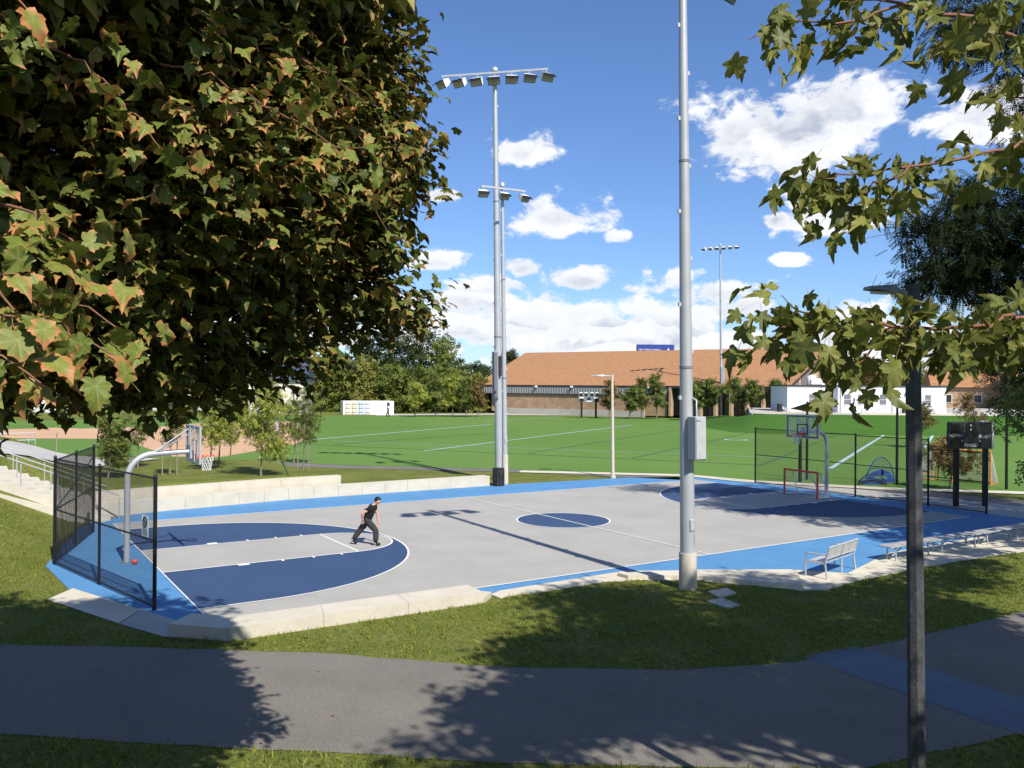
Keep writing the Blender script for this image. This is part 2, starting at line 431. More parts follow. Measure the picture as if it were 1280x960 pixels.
# ------------------------------------------------------------------ the ground
def ground_sheet():
    xs = np.concatenate([[-900, -300, -120, -60, -40], np.arange(-30, 0, 0.5), np.arange(0, 24, 0.3), np.arange(24, 62, 0.8), [66, 72, 80, 100, 140, 250, 500, 1200]])
    ys = np.concatenate([[-600, -200, -90, -60, -44], np.arange(-36, 5, 0.6), np.arange(5, 23, 0.25), np.arange(23, 62, 0.8), [66, 72, 80, 100, 140, 250, 500, 1200]])
    X, Y = np.meshgrid(xs, ys)
    Z = terrain(X, Y)
    nx = len(xs); ny = len(ys)
    V = np.stack([X.ravel(), Y.ravel(), Z.ravel()], 1)
    i = np.arange(nx - 1)[None, :] + nx * np.arange(ny - 1)[:, None]
    i = i.ravel()
    F = np.stack([i, i + 1, i + 1 + nx, i + nx], 1)
    return np_mesh('lawn', V, F, M['lawn'], smooth=True)
tag(link('lawn', ground_sheet()), kind='structure')

def sheet(name, polys, z, m, kind='structure'):
    b = MB()
    for p in polys: b.sheet(p, z)
    o = b.build(name, m)
    return tag(o, kind=kind)

def wav(p, q, n, amp, seed):
    r = random.Random(seed); out = []
    for i in range(n):
        t = i / n
        out.append((p[0] + (q[0] - p[0]) * t + r.uniform(-amp, amp), p[1] + (q[1] - p[1]) * t + r.uniform(-amp, amp)))
    return out
def wavy(pts, amp, seed, step=0.35):
    out = []
    for i in range(len(pts) - 1):
        L = math.dist(pts[i], pts[i + 1]); out += wav(pts[i], pts[i + 1], max(1, int(L / step)), amp, seed + i)
    return out + [pts[-1]]

PATH_TOP = [(-30.0, 21.0), (-12.0, 7.2), (-3.967, 0.958), (-1.287, -0.924), (1.301, -2.920), (4.060, -5.600), (6.532, -7.276), (8.963, -8.240), (12.605, -8.471), (16.588, -8.666), (24.0, -8.6), (40.0, -7.5)]
PATH_BOT = [(-30.0, 15.6), (-12.0, 2.2), (-4.087, -4.056), (-1.467, -6.240), (0.219, -7.537), (1.900, -8.941), (5.8, -11.6), (9.144, -12.235), (14.0, -13.2), (24.0, -14.2), (40.0, -13.5)]
sheet('asphalt_path', [wavy(PATH_TOP, 0.03, 1) + list(reversed(wavy(PATH_BOT, 0.03, 9)))], 0.010, M['asphalt'])
sheet('painted_path_band', [[(9.243, -8.077), (10.740, -8.167), (10.656, -11.510), (10.352, -13.259), (8.919, -13.601), (9.029, -12.233), (9.128, -10.306)]], 0.014, M['path_blue'])

# the paths between the court and the playing field
sheet('concrete_walk', [[(30.6, 17.6), (32.2, 13.0), (32.1, 6.0), (31.9, -0.6), (31.6, -6.0), (32.0, -20.0), (36.5, -20.0), (35.8, -6.0), (35.6, 0.0), (35.0, 6.0), (34.2, 11.0), (31.6, 16.6)]], 0.008, M['concrete_path'])
sheet('asphalt_walk', [[(5.215, 41.492), (11.335, 35.039), (23.472, 24.429), (29.498, 16.089), (31.2, 16.8), (34.2, 11.0), (35.0, 6.0), (35.6, 0.0), (36.2, -20.0), (38.4, -20.0), (37.8, 0.0), (36.9, 6.0), (34.9, 12.0), (31.519, 18.163), (25.125, 26.987), (12.314, 38.378), (5.839, 45.388)]], 0.012, M['asphalt_far'])

# artificial turf and baseball infield
FE = [(-12.600, 59.754), (12.314, 38.378), (16.463, 32.891), (24.275, 25.672), (32.848, 13.770), (36.6, 7.6), (44.0, 0.5), (52.0, -9.0), (70.0, -30.0)]
sheet('turf_field', [FE + [(150.0, -30.0), (140.0, 20.0), (103.884, 36.038), (89.025, 44.942), (80.711, 52.912), (103.876, 82.749), (101.159, 87.676), (75.888, 105.516), (42.452, 118.226), (13.792, 115.365), (-40.0, 110.0), (-40.0, 60.0)]], 0.020, M['turf'])
sheet('infield_clay', [[(-30.0, 84.0), (1.312, 91.052), (9.328, 95.878), (18.422, 99.203), (34.333, 97.926), (27.099, 71.776), (22.734, 59.932), (19.285, 53.074), (10.629, 43.244), (7.678, 45.179), (7.282, 67.476), (-2.226, 73.429), (-30.0, 66.0)]], 0.026, M['clay'])
sheet('infield_grass', [[(0.037, 98.848), (11.807, 100.762), (22.724, 100.018), (14.818, 90.125), (5.995, 88.931)]], 0.030, M['turf'])

# field lines
def flat_line(b, p, q, w, z): b.ribbon([p, q], w, z)
b = MB()
for p, q, w in (((22.676, 58.631), (55.446, 79.154), 0.30), ((26.082, 41.501), (72.393, 69.469), 0.24), ((24.010, 56.047), (47.715, 22.144), 0.12), ((43.043, 16.076), (92.252, 43.449), 0.30), ((66.562, 23.692), (93.034, 38.205), 0.26), ((59.187, 87.541), (80.650, 97.647), 0.2)):
    flat_line(b, p, q, w, 0.030)
c = (60.594, 40.035)
b.ribbon([(c[0] + 1.1 * math.cos(k * .5236), c[1] + 1.1 * math.sin(k * .5236)) for k in range(12)], 0.25, 0.030, True)
tag(b.build('pale_field_lines', M['field_line']), kind='structure')
b = MB()
for p, q, w in (((20.513, 52.457), (40.632, 20.209), 0.16), ((32.208, 35.631), (69.202, 57.125), 0.16), ((36.672, 28.366), (74.399, 49.761), 0.15), ((40.088, 19.534), (88.843, 47.079), 0.14), ((22.302, 51.558), (47.838, 62.123), 0.18)):
    flat_line(b, p, q, w, 0.034)
tag(b.build('dark_field_lines', M['field_dark']), kind='structure')
sheet('far_path', [[(56.813, 121.233), (78.190, 118.095), (92.736, 108.994), (88.682, 103.666), (74.529, 112.033), (54.246, 115.365)]], 0.024, M['concrete_path'])
b = MB(); b.ribbon([(23.905, 24.193), (31.457, 17.429), (32.292, 13.400), (36.0, 7.4), (43.4, 0.2), (51.5, -9.3)], 1.15, 0.045)
tag(b.build('field_kerb', M['concrete']), kind='structure')

# turf bank up to the terrace of the white building
def bank():
    foot = [(117.988, 110.483, 2.636), (95.183, 83.547, 3.180), (77.502, 61.635, 3.621), (71.171, 50.247, 3.843), (72.352, 45.911, 3.918), (80.720, 39.311, 4.015), (94.471, 30.422, 4.140), (128.087, 8.692, 4.446)]
    top = [(127.840, 104.115, 2.725), (101.938, 79.181, 3.242), (86.354, 63.057, 3.573), (78.480, 53.857, 3.759), (77.967, 50.022, 3.829), (86.998, 43.588, 3.922), (101.763, 34.044, 4.056), (137.855, 10.713, 4.384)]
    foot = [(p[0], p[1], 0.0) for p in foot]; top = [(p[0], p[1], z_) for p, z_ in zip(top, (0.5, 0.7, 1.2, 1.9, 2.1, 2.1, 2.1, 2.1))]
    b = MB(); n = len(foot); vs = []
    for a, c in zip(foot, top):
        a = Vector(a); c = Vector(c); a.z = 0.022
        for k in range(7):
            t = k / 6; p = a.lerp(c, t); p.z = 0.022 + (c.z - 0.022) * (3 * t * t - 2 * t ** 3); vs.append(p)
    fs = [(7 * i + k, 7 * (i + 1) + k, 7 * (i + 1) + k + 1, 7 * i + k + 1) for i in range(n - 1) for k in range(6)]
    b.add(vs, fs, True)
    tag(b.build('turf_bank', M['turf_slope']), kind='structure')
    b = MB()
    out = [Vector(p) for p in top[3:]] + [Vector((330.427, 50.559, 3.170)), Vector((181.812, 146.628, 1.820))]
    b.prism([(p.x, p.y) for p in out], -0.5, 2.09)
    tag(b.build('terrace', M['concrete_path']), kind='structure')
bank()

# ------------------------------------------------------------------ the court
L, W = 30.265, 15.616
MID = W / 2; KW = 3.55; FT = 5.83; R3 = 6.21; O3 = 1.51; RC = 1.826
APRON = [(-2.66, 8.70), (-1.14, 15.32), (-0.20, 17.0), (2.0, 18.30), (7.7, 19.10), (18.4, 19.15), (20.4, 19.0), (27.9, 18.4), (31.2, 16.9), (32.3, 13.2), (32.05, 6.0), (31.9, 0.0), (31.7, -2.55),
         (20.25, -2.75), (16.6, -3.9), (15.7, -2.85), (12.95, -1.27), (11.3, -0.36), (7.0, -0.47), (6.2, -0.9), (1.3, -0.5), (0.0, -0.5), (-0.65, 0.60), (-0.95, 1.6), (-1.75, 3.3), (-2.35, 5.2)]
sheet('court_apron', [APRON], 0.012, M['court_blue'])
sheet('court_floor', [[(0, 0), (L, 0), (L, W), (0, W)]], 0.016, M['court_gray'])

def arc3(left):
    """outline of the three-point area on one half"""
    a = math.acos(min(1.0, 0.0)); pts = []
    for k in range(49):
        w = -math.pi / 2 + math.pi * k / 48
        pts.append((O3 + R3 * math.cos(w), MID + R3 * math.sin(w)))
    pts = [(0, MID - R3)] + pts + [(0, MID + R3)]
    return pts if left else [(L - x, y) for x, y in pts]
def key(left):
    """grey lane with its round end"""
    r = KW / 2; pts = [(0.0, MID - r), (FT, MID - r)]
    for k in range(1, 24):
        w = -math.pi / 2 + math.pi * k / 24
        pts.append((FT + r * math.cos(w), MID + r * math.sin(w)))
    pts += [(FT, MID + r), (0.0, MID + r)]
    return pts if left else [(L - x, y) for x, y in pts]
navy = [arc3(True), arc3(False)]
circ = [(L / 2 + RC * math.cos(2 * math.pi * k / 64), MID + RC * math.sin(2 * math.pi * k / 64)) for k in range(64)]
sheet('three_point_areas', navy, 0.020, M['court_navy'])
sheet('centre_circle', [circ], 0.020, M['court_navy'])
sheet('key_lanes', [key(True), key(False)], 0.024, M['court_gray'])
b = MB(); z = 0.028; lw = 0.055
b.ribbon([(0, 0), (L, 0), (L, W), (0, W)], 0.065, z, True)
b.ribbon([(L / 2, 0.03), (L / 2, W - 0.03)], lw, z + 0.003)
b.ribbon(circ, lw, z, True)
for lf in (True, False):
    sg = (lambda x: x) if lf else (lambda x: L - x)
    b.ribbon(arc3(lf), lw, z)
    kk = key(lf); b.ribbon(kk[:-1] + [kk[-1]], lw, z + 0.003)
    b.ribbon([(sg(FT), MID - KW / 2), (sg(FT), MID + KW / 2)], lw, z)
    for s in (-1, 1):
        y = MID + s * KW / 2
        for x0, ww in ((2.2, 0.32), (3.35, 0.06), (4.3, 0.06), (5.2, 0.06)):
            b.ribbon([(sg(x0), y + s * 0.02), (sg(x0), y + s * 0.22)], ww, z + 0.006)
tag(b.build('court_lines', M['line_white']), kind='structure')

STRIP_EDGE = [(6.719, -1.119), (7.545, -1.147), (8.405, -1.178), (9.655, -1.106), (10.894, -1.473), (12.181, -2.301), (12.978, -3.422), (13.759, -4.555), (14.375, -4.877), (15.637, -4.704), (18.6, -4.55), (22.3, -4.72), (24.0, -4.9)]
# pale concrete strip along the near side, kerb and bench pad
sheet('concrete_strip', [[(6.6, -0.40), (11.3, -0.20), (13.0, -1.15), (15.6, -2.70), (16.6, -3.75), (20.25, -2.60), (31.8, -2.40), (31.6, -4.9)] + wavy(list(reversed(STRIP_EDGE)), 0.05, 77, 0.25) + [(6.6, -1.2)]], 0.008, M['concrete'])
tag(MB().prism([(10.679, -0.783), (12.712, -1.525), (15.387, -3.065), (13.977, -4.409), (13.110, -3.306), (12.355, -2.189), (10.701, -1.197)], -0.15, 0.10).build('concrete_kerb', M['concrete']), kind='structure')
sheet('concrete_pad', [[(-2.905, 4.430), (-2.269, 5.356), (-1.136, 2.296), (-1.743, 1.324)]], 0.016, M['concrete'])
sheet('shaded_concrete_pad', [[(-1.133, 2.253), (-0.610, 0.927), (-0.849, -0.383), (-1.074, -0.246), (-1.733, 1.282)]], 0.016, M['concrete_path'])  # end of the pad lying in shade, the shade put in as greyer concrete
sheet('bare_earth', [[(-1.093, -0.266), (0.265, -0.998), (0.206, -1.220), (-0.805, -0.791)]], 0.006, mat('bare_earth', (0.10, 0.072, 0.045), 0.95, 0.3, 4.0))

# upper walk beyond the steps
def upper_walk():
    cen = [(-14.0, 20.0), (-9.0, 27.5), (-4.0, 31.0), (-0.5, 33.5), (2.0, 36.0)]
    b = MB(); vs = []
    fine = []
    for i in range(len(cen) - 1):
        for k in range(8): t = k / 8; fine.append((cen[i][0] + (cen[i + 1][0] - cen[i][0]) * t, cen[i][1] + (cen[i + 1][1] - cen[i][1]) * t))
    for i, p in enumerate(fine):
        q = fine[min(i + 1, len(fine) - 1)]; o = fine[max(i - 1, 0)]
        t = Vector((q[0] - o[0], q[1] - o[1])).normalized(); n = Vector((-t.y, t.x))
        for k in range(7):
            s = (k - 3) / 3 * 4.2
            x, y = p[0] + n.x * s, p[1] + n.y * s
            vs.append((x, y, float(terrain(x, y)) + 0.06))
    fs = [(7 * i + k, 7 * (i + 1) + k, 7 * (i + 1) + k + 1, 7 * i + k + 1) for i in range(len(fine) - 1) for k in range(6)]
    b.add(vs, [tuple(reversed(f)) for f in fs], True)
    tag(b.build('upper_walk', M['concrete_path']), kind='structure')
upper_walk()

# ------------------------------------------------------------------ walls and steps
def poly_at(line, s):
    for i in range(len(line) - 1):
        l = math.dist(line[i], line[i + 1])
        if s <= l or i == len(line) - 2:
            t = s / l; return (line[i][0] + (line[i + 1][0] - line[i][0]) * t, line[i][1] + (line[i + 1][1] - line[i][1]) * t)
        s -= l
def block_wall(label, line, depth, z0, z1, blk, gap=0.012, m=None, cap=None):
    """a low wall cast in blocks with open joints; line = foot of its front face, depth is measured to the left of it"""
    base = thing('seat_wall', (line[0][0], line[0][1], 0), label, 'wall', 'low concrete seat walls round the court')
    tot = sum(math.dist(line[i], line[i + 1]) for i in range(len(line) - 1))
    core = MB()
    V2 = [Vector(p) for p in line]; nrm = []
    for i in range(len(V2)):
        ts = [(V2[j + 1] - V2[j]).normalized() for j in (i - 1, i) if 0 <= j < len(V2) - 1]
        ns = [Vector((-t.y, t.x)) for t in ts]; s = sum(ns, Vector((0, 0))).normalized()
        nrm.append(s * depth / max(0.5, s.dot(ns[0])))
    for i in range(len(V2) - 1):
        n = max(1, round((V2[i + 1] - V2[i]).length / blk)); Ls = (V2[i + 1] - V2[i]).length
        for k in range(n):
            u0, u1 = k / n + gap / 2 / Ls, (k + 1) / n - gap / 2 / Ls
            a, c = V2[i].lerp(V2[i + 1], u0), V2[i].lerp(V2[i + 1], u1)
            d = c + nrm[i].lerp(nrm[i + 1], u1); e = a + nrm[i].lerp(nrm[i + 1], u0)
            MB().prism([tuple(a), tuple(c), tuple(d), tuple(e)], z0, z1).build('wall_block', m or M['concrete_face'], base, True)
    for i in range(len(line) - 1):
        a, c = Vector(line[i]), Vector(line[i + 1]); t = (c - a).normalized(); nn = Vector((-t.y, t.x)); t *= 0.03
        core.prism([tuple(a + t + nn * 0.03), tuple(c - t + nn * 0.03), tuple(c - t + nn * (depth - 0.03)), tuple(a + t + nn * (depth - 0.03))], z0, z1 - 0.03 - 0.002 * i)
    core.build('wall_core', M['concrete_path'], base, True)
    return base
LOW = [(-0.30, 17.45), (1.95, 18.02), (7.7, 18.86), (18.55, 18.98)]
block_wall('long low pale concrete seat wall of jointed blocks on the far side of the court', LOW, 0.62, -0.1, 0.52, 1.25)
UPP = [(-0.30, 18.30), (1.9, 18.80), (7.6, 19.62), (10.55, 19.68)]
block_wall('upper pale concrete wall tier set back above the far seat wall below the young trees', UPP, 0.45, -0.1, 0.90, 2.4)
NEAR = [(-1.011, -0.233), (-0.019, -1.208), (6.018, -1.313)]
wallN = block_wall('near pale concrete seat wall between court and lawn with one end in tree shade', NEAR, 0.86, -0.1, 0.27, 2.05, 0.008)
e0 = Vector((6.034, -1.323)); e1 = Vector((7.207, -0.228)); tt = (e1 - e0).normalized(); nn = Vector((-tt.y, tt.x))
MB().prism([tuple(e0 + tt * 0.02), tuple(e0 + tt * 0.62), tuple(e0 + tt * 0.62 + nn * 0.8), tuple(e0 + tt * 0.02 + nn * 0.84)], -0.1, 0.13).build('end_step', M['concrete_face'], wallN, True)

stairs = thing('staircase', (0, 16.5, 0), 'wide pale concrete steps climbing left behind the chain link corner', 'steps')
for k in range(10):
    x1 = 0.02 - 0.40 * k; zt = 0.182 * (k + 1)
    ln = 0.398 if k < 9 else 2.6
    MB().box((x1 - ln / 2, 20.2, zt / 2 - 0.15), (ln, 7.4, zt + 0.3)).build('step', M['concrete_face'], stairs, True)
cheek = MB()
cheek.add([(0.4, 16.3, -0.3), (-4.3, 16.3, -0.3), (-4.3, 16.3, 1.55), (0.4, 16.3, -0.2), (0.4, 16.496, -0.3), (-4.3, 16.496, -0.3), (-4.3, 16.496, 1.55), (0.4, 16.496, -0.2)],
          [(1, 0, 3, 2), (4, 5, 6, 7), (2, 3, 7, 6), (0, 4, 7, 3), (1, 2, 6, 5)])
cheek.build('cheek_wall', M['concrete_face'], stairs, True)
def handrail(y, label, x_lo=0.35, x_hi=-5.2):
    sl = lambda x: max(0.0, -0.455 * x + 0.02)
    t = thing('handrail', (x_lo, y, 0), label, 'handrail', 'handrails on the concrete steps')
    xs = [x_lo, x_lo - 0.9, x_lo - 2.1, x_lo - 3.3, x_lo - 4.5, x_hi]
    for i, x in enumerate(xs[1:-1]): MB().tube([(x, y, sl(x)), (x, y, sl(x) + 0.93)], 0.024, 8).build('post', M['galv'], t, True)
    MB().tube([(x_lo, y, sl(x_lo) + 0.62), (x_lo, y, sl(x_lo) + 0.93), (x_hi, y, sl(x_hi) + 0.93)], 0.026, 8).build('top_rail', M['galv'], t, True)
    MB().tube([(x_lo, y, sl(x_lo)), (x_lo, y, sl(x_lo) + 0.62)], 0.024, 8).build('post', M['galv'], t, True)
handrail(16.75, 'near steel handrail on the pale steps beside the lawn')
handrail(20.0, 'middle steel handrail on the pale steps')
handrail(23.6, 'far steel handrail on the pale steps beside the planted mound')

for i, (poly, lab) in enumerate((([(11.476, -3.424), (12.144, -3.432), (11.988, -3.926), (11.312, -3.988)], 'pale paving slab in the grass closest to the tall grey court pole'),
                                 ([(10.747, -4.099), (11.287, -4.065), (11.153, -4.781), (10.676, -4.788)], 'grey paving slab in the grass in front of a paler slab'))):
    c = Vector((sum(p[0] for p in poly) / 4, sum(p[1] for p in poly) / 4, 0))
    o = MB().prism([(p[0] - c.x, p[1] - c.y) for p in poly], -0.05, 0.045).build('paving_slab', M['concrete_path'] if i else M['concrete'], loc=c)
    tag(o, lab, 'paving slab')

# ------------------------------------------------------------------ large buildings
def roof_material():
    mt = bpy.data.materials.new('orange_shingles'); mt.use_nodes = True
    t = mt.node_tree; b = t.nodes['Principled BSDF']; q = NG(t)
    tcn = q.n('ShaderNodeTexCoord').outputs['Object']
    mpn = q.n('ShaderNodeMapping'); t.links.new(tcn, mpn.inputs[0]); mpn.inputs['Scale'].default_value = (0.55, 1.3, 1.3)
    f = q.step(q.noise(mpn.outputs[0], 2.2, 6, 0.8), 0.3, 0.72)
    c = q.mix(f, (0.225, 0.105, 0.043, 1), (0.385, 0.200, 0.090, 1))
    f2 = q.step(q.noise(mpn.outputs[0], 7.0, 2, 0.7), 0.55, 0.75)
    c = q.mix(q.m('MULTIPLY', f2, 0.5), c, (0.17, 0.07, 0.038, 1))
    t.links.new(c, b.inputs['Base Color']); b.inputs['Roughness'].default_value = 0.9
    return mt
def brick_material(name, a, bb, mortar):
    mt = bpy.data.materials.new(name); mt.use_nodes = True
    t = mt.node_tree; b = t.nodes['Principled BSDF']; q = NG(t)
    tcn = q.n('ShaderNodeTexCoord').outputs['Object']
    mpn = q.n('ShaderNodeMapping'); t.links.new(tcn, mpn.inputs[0]); mpn.inputs['Rotation'].default_value = (math.radians(90), 0, 0)
    br = q.n('ShaderNodeTexBrick'); t.links.new(mpn.outputs[0], br.inputs['Vector'])
    br.inputs['Color1'].default_value = (*a, 1); br.inputs['Color2'].default_value = (*bb, 1); br.inputs['Mortar'].default_value = (*mortar, 1)
    br.inputs['Scale'].default_value = 1.0; br.inputs['Brick Width'].default_value = 0.6; br.inputs['Row Height'].default_value = 0.22; br.inputs['Mortar Size'].default_value = 0.02
    f = q.step(q.noise(tcn, 0.7, 4, 0.6), 0.3, 0.7, 0.8, 1.15)
    cmb = q.n('ShaderNodeCombineXYZ')
    for i in range(3): t.links.new(f, cmb.inputs[i])
    t.links.new(q.mix(1.0, br.outputs[0], cmb.outputs[0], 'MULTIPLY'), b.inputs['Base Color']); b.inputs['Roughness'].default_value = 0.9
    return mt
M['roof'] = roof_material()
M['brick'] = brick_material('tan_brick', (0.36, 0.225, 0.13), (0.30, 0.18, 0.10), (0.36, 0.29, 0.21))
M['panel'] = mat('ribbed_grey_panel', (0.36, 0.36, 0.355), 0.6, 0.1, 0.6)
M['dark_trim'] = mat('dark_trim', (0.035, 0.033, 0.032), 0.6)
M['dark_glass'] = mat('dark_glass', (0.02, 0.023, 0.027), 0.15, 0.2, 2.0, spec=0.6)
M['column'] = mat('tan_column', (0.42, 0.30, 0.19), 0.9, 0.15, 1.0)
M['stucco'] = mat('white_stucco', (0.68, 0.69, 0.70), 0.9, 0.06, 0.7, None, 0.1, 20)
M['blind'] = mat('grey_window_blind', (0.17, 0.18, 0.20), 0.4, 0.25, 1.5, spec=0.5)
M['brown_panel'] = mat('brown_gable_panel', (0.16, 0.135, 0.115), 0.8, 0.15, 1.0)

def brick_hall():
    a = Vector((79.520, 123.434, 5.345)); c = Vector((103.870, 69.588, 5.957))
    X = Vector((c.x - a.x, c.y - a.y, 0)); Ln = X.length; X.normalize(); ang = math.atan2(X.y, X.x)
    t = thing('brick_hall', (a.x, a.y, 0.5), 'long tan brick hall with a big orange shingled roof beyond the field', 'building', rz=ang)
    zb, ze, zr, dp, ov = 0.0, 5.05, 12.25, 23.0, 0.12      # ground, eaves, ridge, half depth, overhang
    # roof: two slopes with thickness and raked ends
    sl = (zr - ze) / dp
    vs = []
    for x, ex in ((-0.6, -3.4), (Ln + 0.8, Ln + 2.0)):
        vs += [(x, -ov, ze - sl * 0), (ex, dp, zr), (x, 2 * dp + ov, ze)]
    top = [Vector(v) for v in vs]; bot = [v - Vector((0, 0, 0.35)) for v in top]
    MB().add(top + bot, [(0, 3, 4, 1), (1, 4, 5, 2), (7, 10, 9, 6), (8, 11, 10, 7), (0, 1, 7, 6), (1, 2, 8, 7), (4, 3, 9, 10), (5, 4, 10, 11), (3, 0, 6, 9), (2, 5, 11, 8)]).build('roof', M['roof'], t)
    MB().box((Ln / 2, -ov - 0.08, ze - 0.22), (Ln + 1.4, 0.16, 0.42)).build('gutter', M['dark_trim'], t)
    # ribbed fascia band below the eaves, with its ribs
    xb = Ln * 0.60
    MB().box((xb / 2, 0.0, 4.10), (xb, 0.5, 1.30)).build('fascia_band', M['panel'], t)
    rb = MB()
    for k in range(int(xb / 0.55)): rb.box((0.4 + 0.55 * k, -0.29, 4.10), (0.14, 0.10, 1.22))
    rb.build('fascia_rib', M['galv_dark'], t, kind='stuff')
    MB().box((xb / 2, -0.04, 3.36), (xb, 0.56, 0.16)).build('fascia_sill', M['dark_trim'], t)
    for k in range(5): MB().box((6 + k * 7.6, -0.55, 4.75), (0.5, 0.35, 0.35), bev=0.06).build('floodlight', M['white'], t)
    # walls
    MB().box((xb / 2 + 3.4, dp / 2 - 0.08, 1.35), (xb - 6.8, dp, 4.1)).build('brick_wall', M['brick'], t)
    MB().box((xb / 2 + 3.4, -0.16, 0.0), (xb - 6.6, 0.3, 1.2)).build('plinth', M['concrete_path'], t)
    MB().box((3.0, 6.0, 2.0), (6.0, 9.0, 4.6)).build('dark_entrance', M['dark_trim'], t)
    for k in range(3): MB().box((0.7 + 2.3 * k, 0.9, 1.7), (0.5, 0.5, 3.5)).build('entrance_post', M['column'], t)
    MB().box((xb + 2.0, 0.6, 2.0), (4.2, 1.0, 4.4)).build('brick_pier', M['brick'], t)
    MB().box((xb + 2.0, 0.05, 4.35), (4.3, 0.3, 1.2)).build('pier_cap', M['panel'], t)
    xr = xb + 4.2
    MB().box(((xr + Ln) / 2, 3.2, 2.4), (Ln - xr, 2.0, 5.0)).build('recessed_front', M['brown_panel'], t)
    n = 8
    for k in range(n):
        x = xr + 0.6 + (Ln - xr - 1.0) * k / (n - 1)
        MB().box((x, 0.2, 2.3), (0.42, 1.1, 4.9)).build('column', M['column'], t)
        if k < n - 1: MB().box((x + (Ln - xr - 1.0) / (n - 1) / 2, 2.1, 1.6), (1.6, 0.2, 2.6)).build('window', M['dark_glass'], t)
    # gable wall on the right end, with dark panels between tan strips
    gy = [0.6, 2 * dp - 0.6]
    MB().add([(Ln - 0.3, gy[0], -0.2), (Ln - 0.3, gy[1], -0.2), (Ln - 0.3, gy[1], ze - 0.1), (Ln - 0.3, dp, zr - 0.55), (Ln - 0.3, gy[0], ze - 0.1), (Ln - 0.7, gy[0], -0.2), (Ln - 0.7, gy[1], -0.2), (Ln - 0.7, gy[1], ze - 0.1), (Ln - 0.7, dp, zr - 0.55), (Ln - 0.7, gy[0], ze - 0.1)],
             [(0, 1, 2, 3, 4), (9, 8, 7, 6, 5), (0, 4, 9, 5), (1, 6, 7, 2), (4, 3, 8, 9), (3, 2, 7, 8)]).build('gable_wall', M['column'], t)
    for y0, y1 in ((4.5, 11.5), (13.0, 20.0), (26, 33), (34.5, 41)):
        top = lambda y: ze + (zr - ze) * (1 - abs(y - dp) / dp) - 0.9
        MB().add([(Ln - 0.22, y0, 1.0), (Ln - 0.22, y1, 1.0), (Ln - 0.22, y1, top(y1)), (Ln - 0.22, y0, top(y0))], [(0, 1, 2, 3)]).build('gable_panel', M['brown_panel'], t)
    return t
brick_hall()

# blue billboard that shows above the ridge
bb = Vector((143.113, 141.833, 14.977))
t = thing('billboard', (bb.x, bb.y, 0), 'blue billboard with white lettering showing above the orange roof ridge', 'billboard', rz=-0.574)
MB().box((0, 0, bb.z - 0.5), (9.7, 0.5, 3.6), bev=0.05).build('panel', mat('blue_sign', (0.028, 0.055, 0.25), 0.5, 0.1), t)
for x in (-3, 3): MB().tube([(x, 0.6, 0), (x, 0.6, bb.z - 1.0)], 0.25, 10).build('post', M['galv_dark'], t)
for s, x, z in (('High Athletic Student L', -1.0, 0.0),):
    text_mesh(s, 0.62, M['white'], 'lettering', t, Matrix.Translation((x - 0.4, -0.28, bb.z + 0.0)) @ Matrix.Rotation(math.pi / 2, 4, 'X'), 0.01)
MB().add([(3.0, -0.27, bb.z - 0.4), (3.7, -0.27, bb.z - 0.4), (3.35, -0.27, bb.z + 0.55)], [(0, 1, 2)]).build('emblem', M['white'], t)

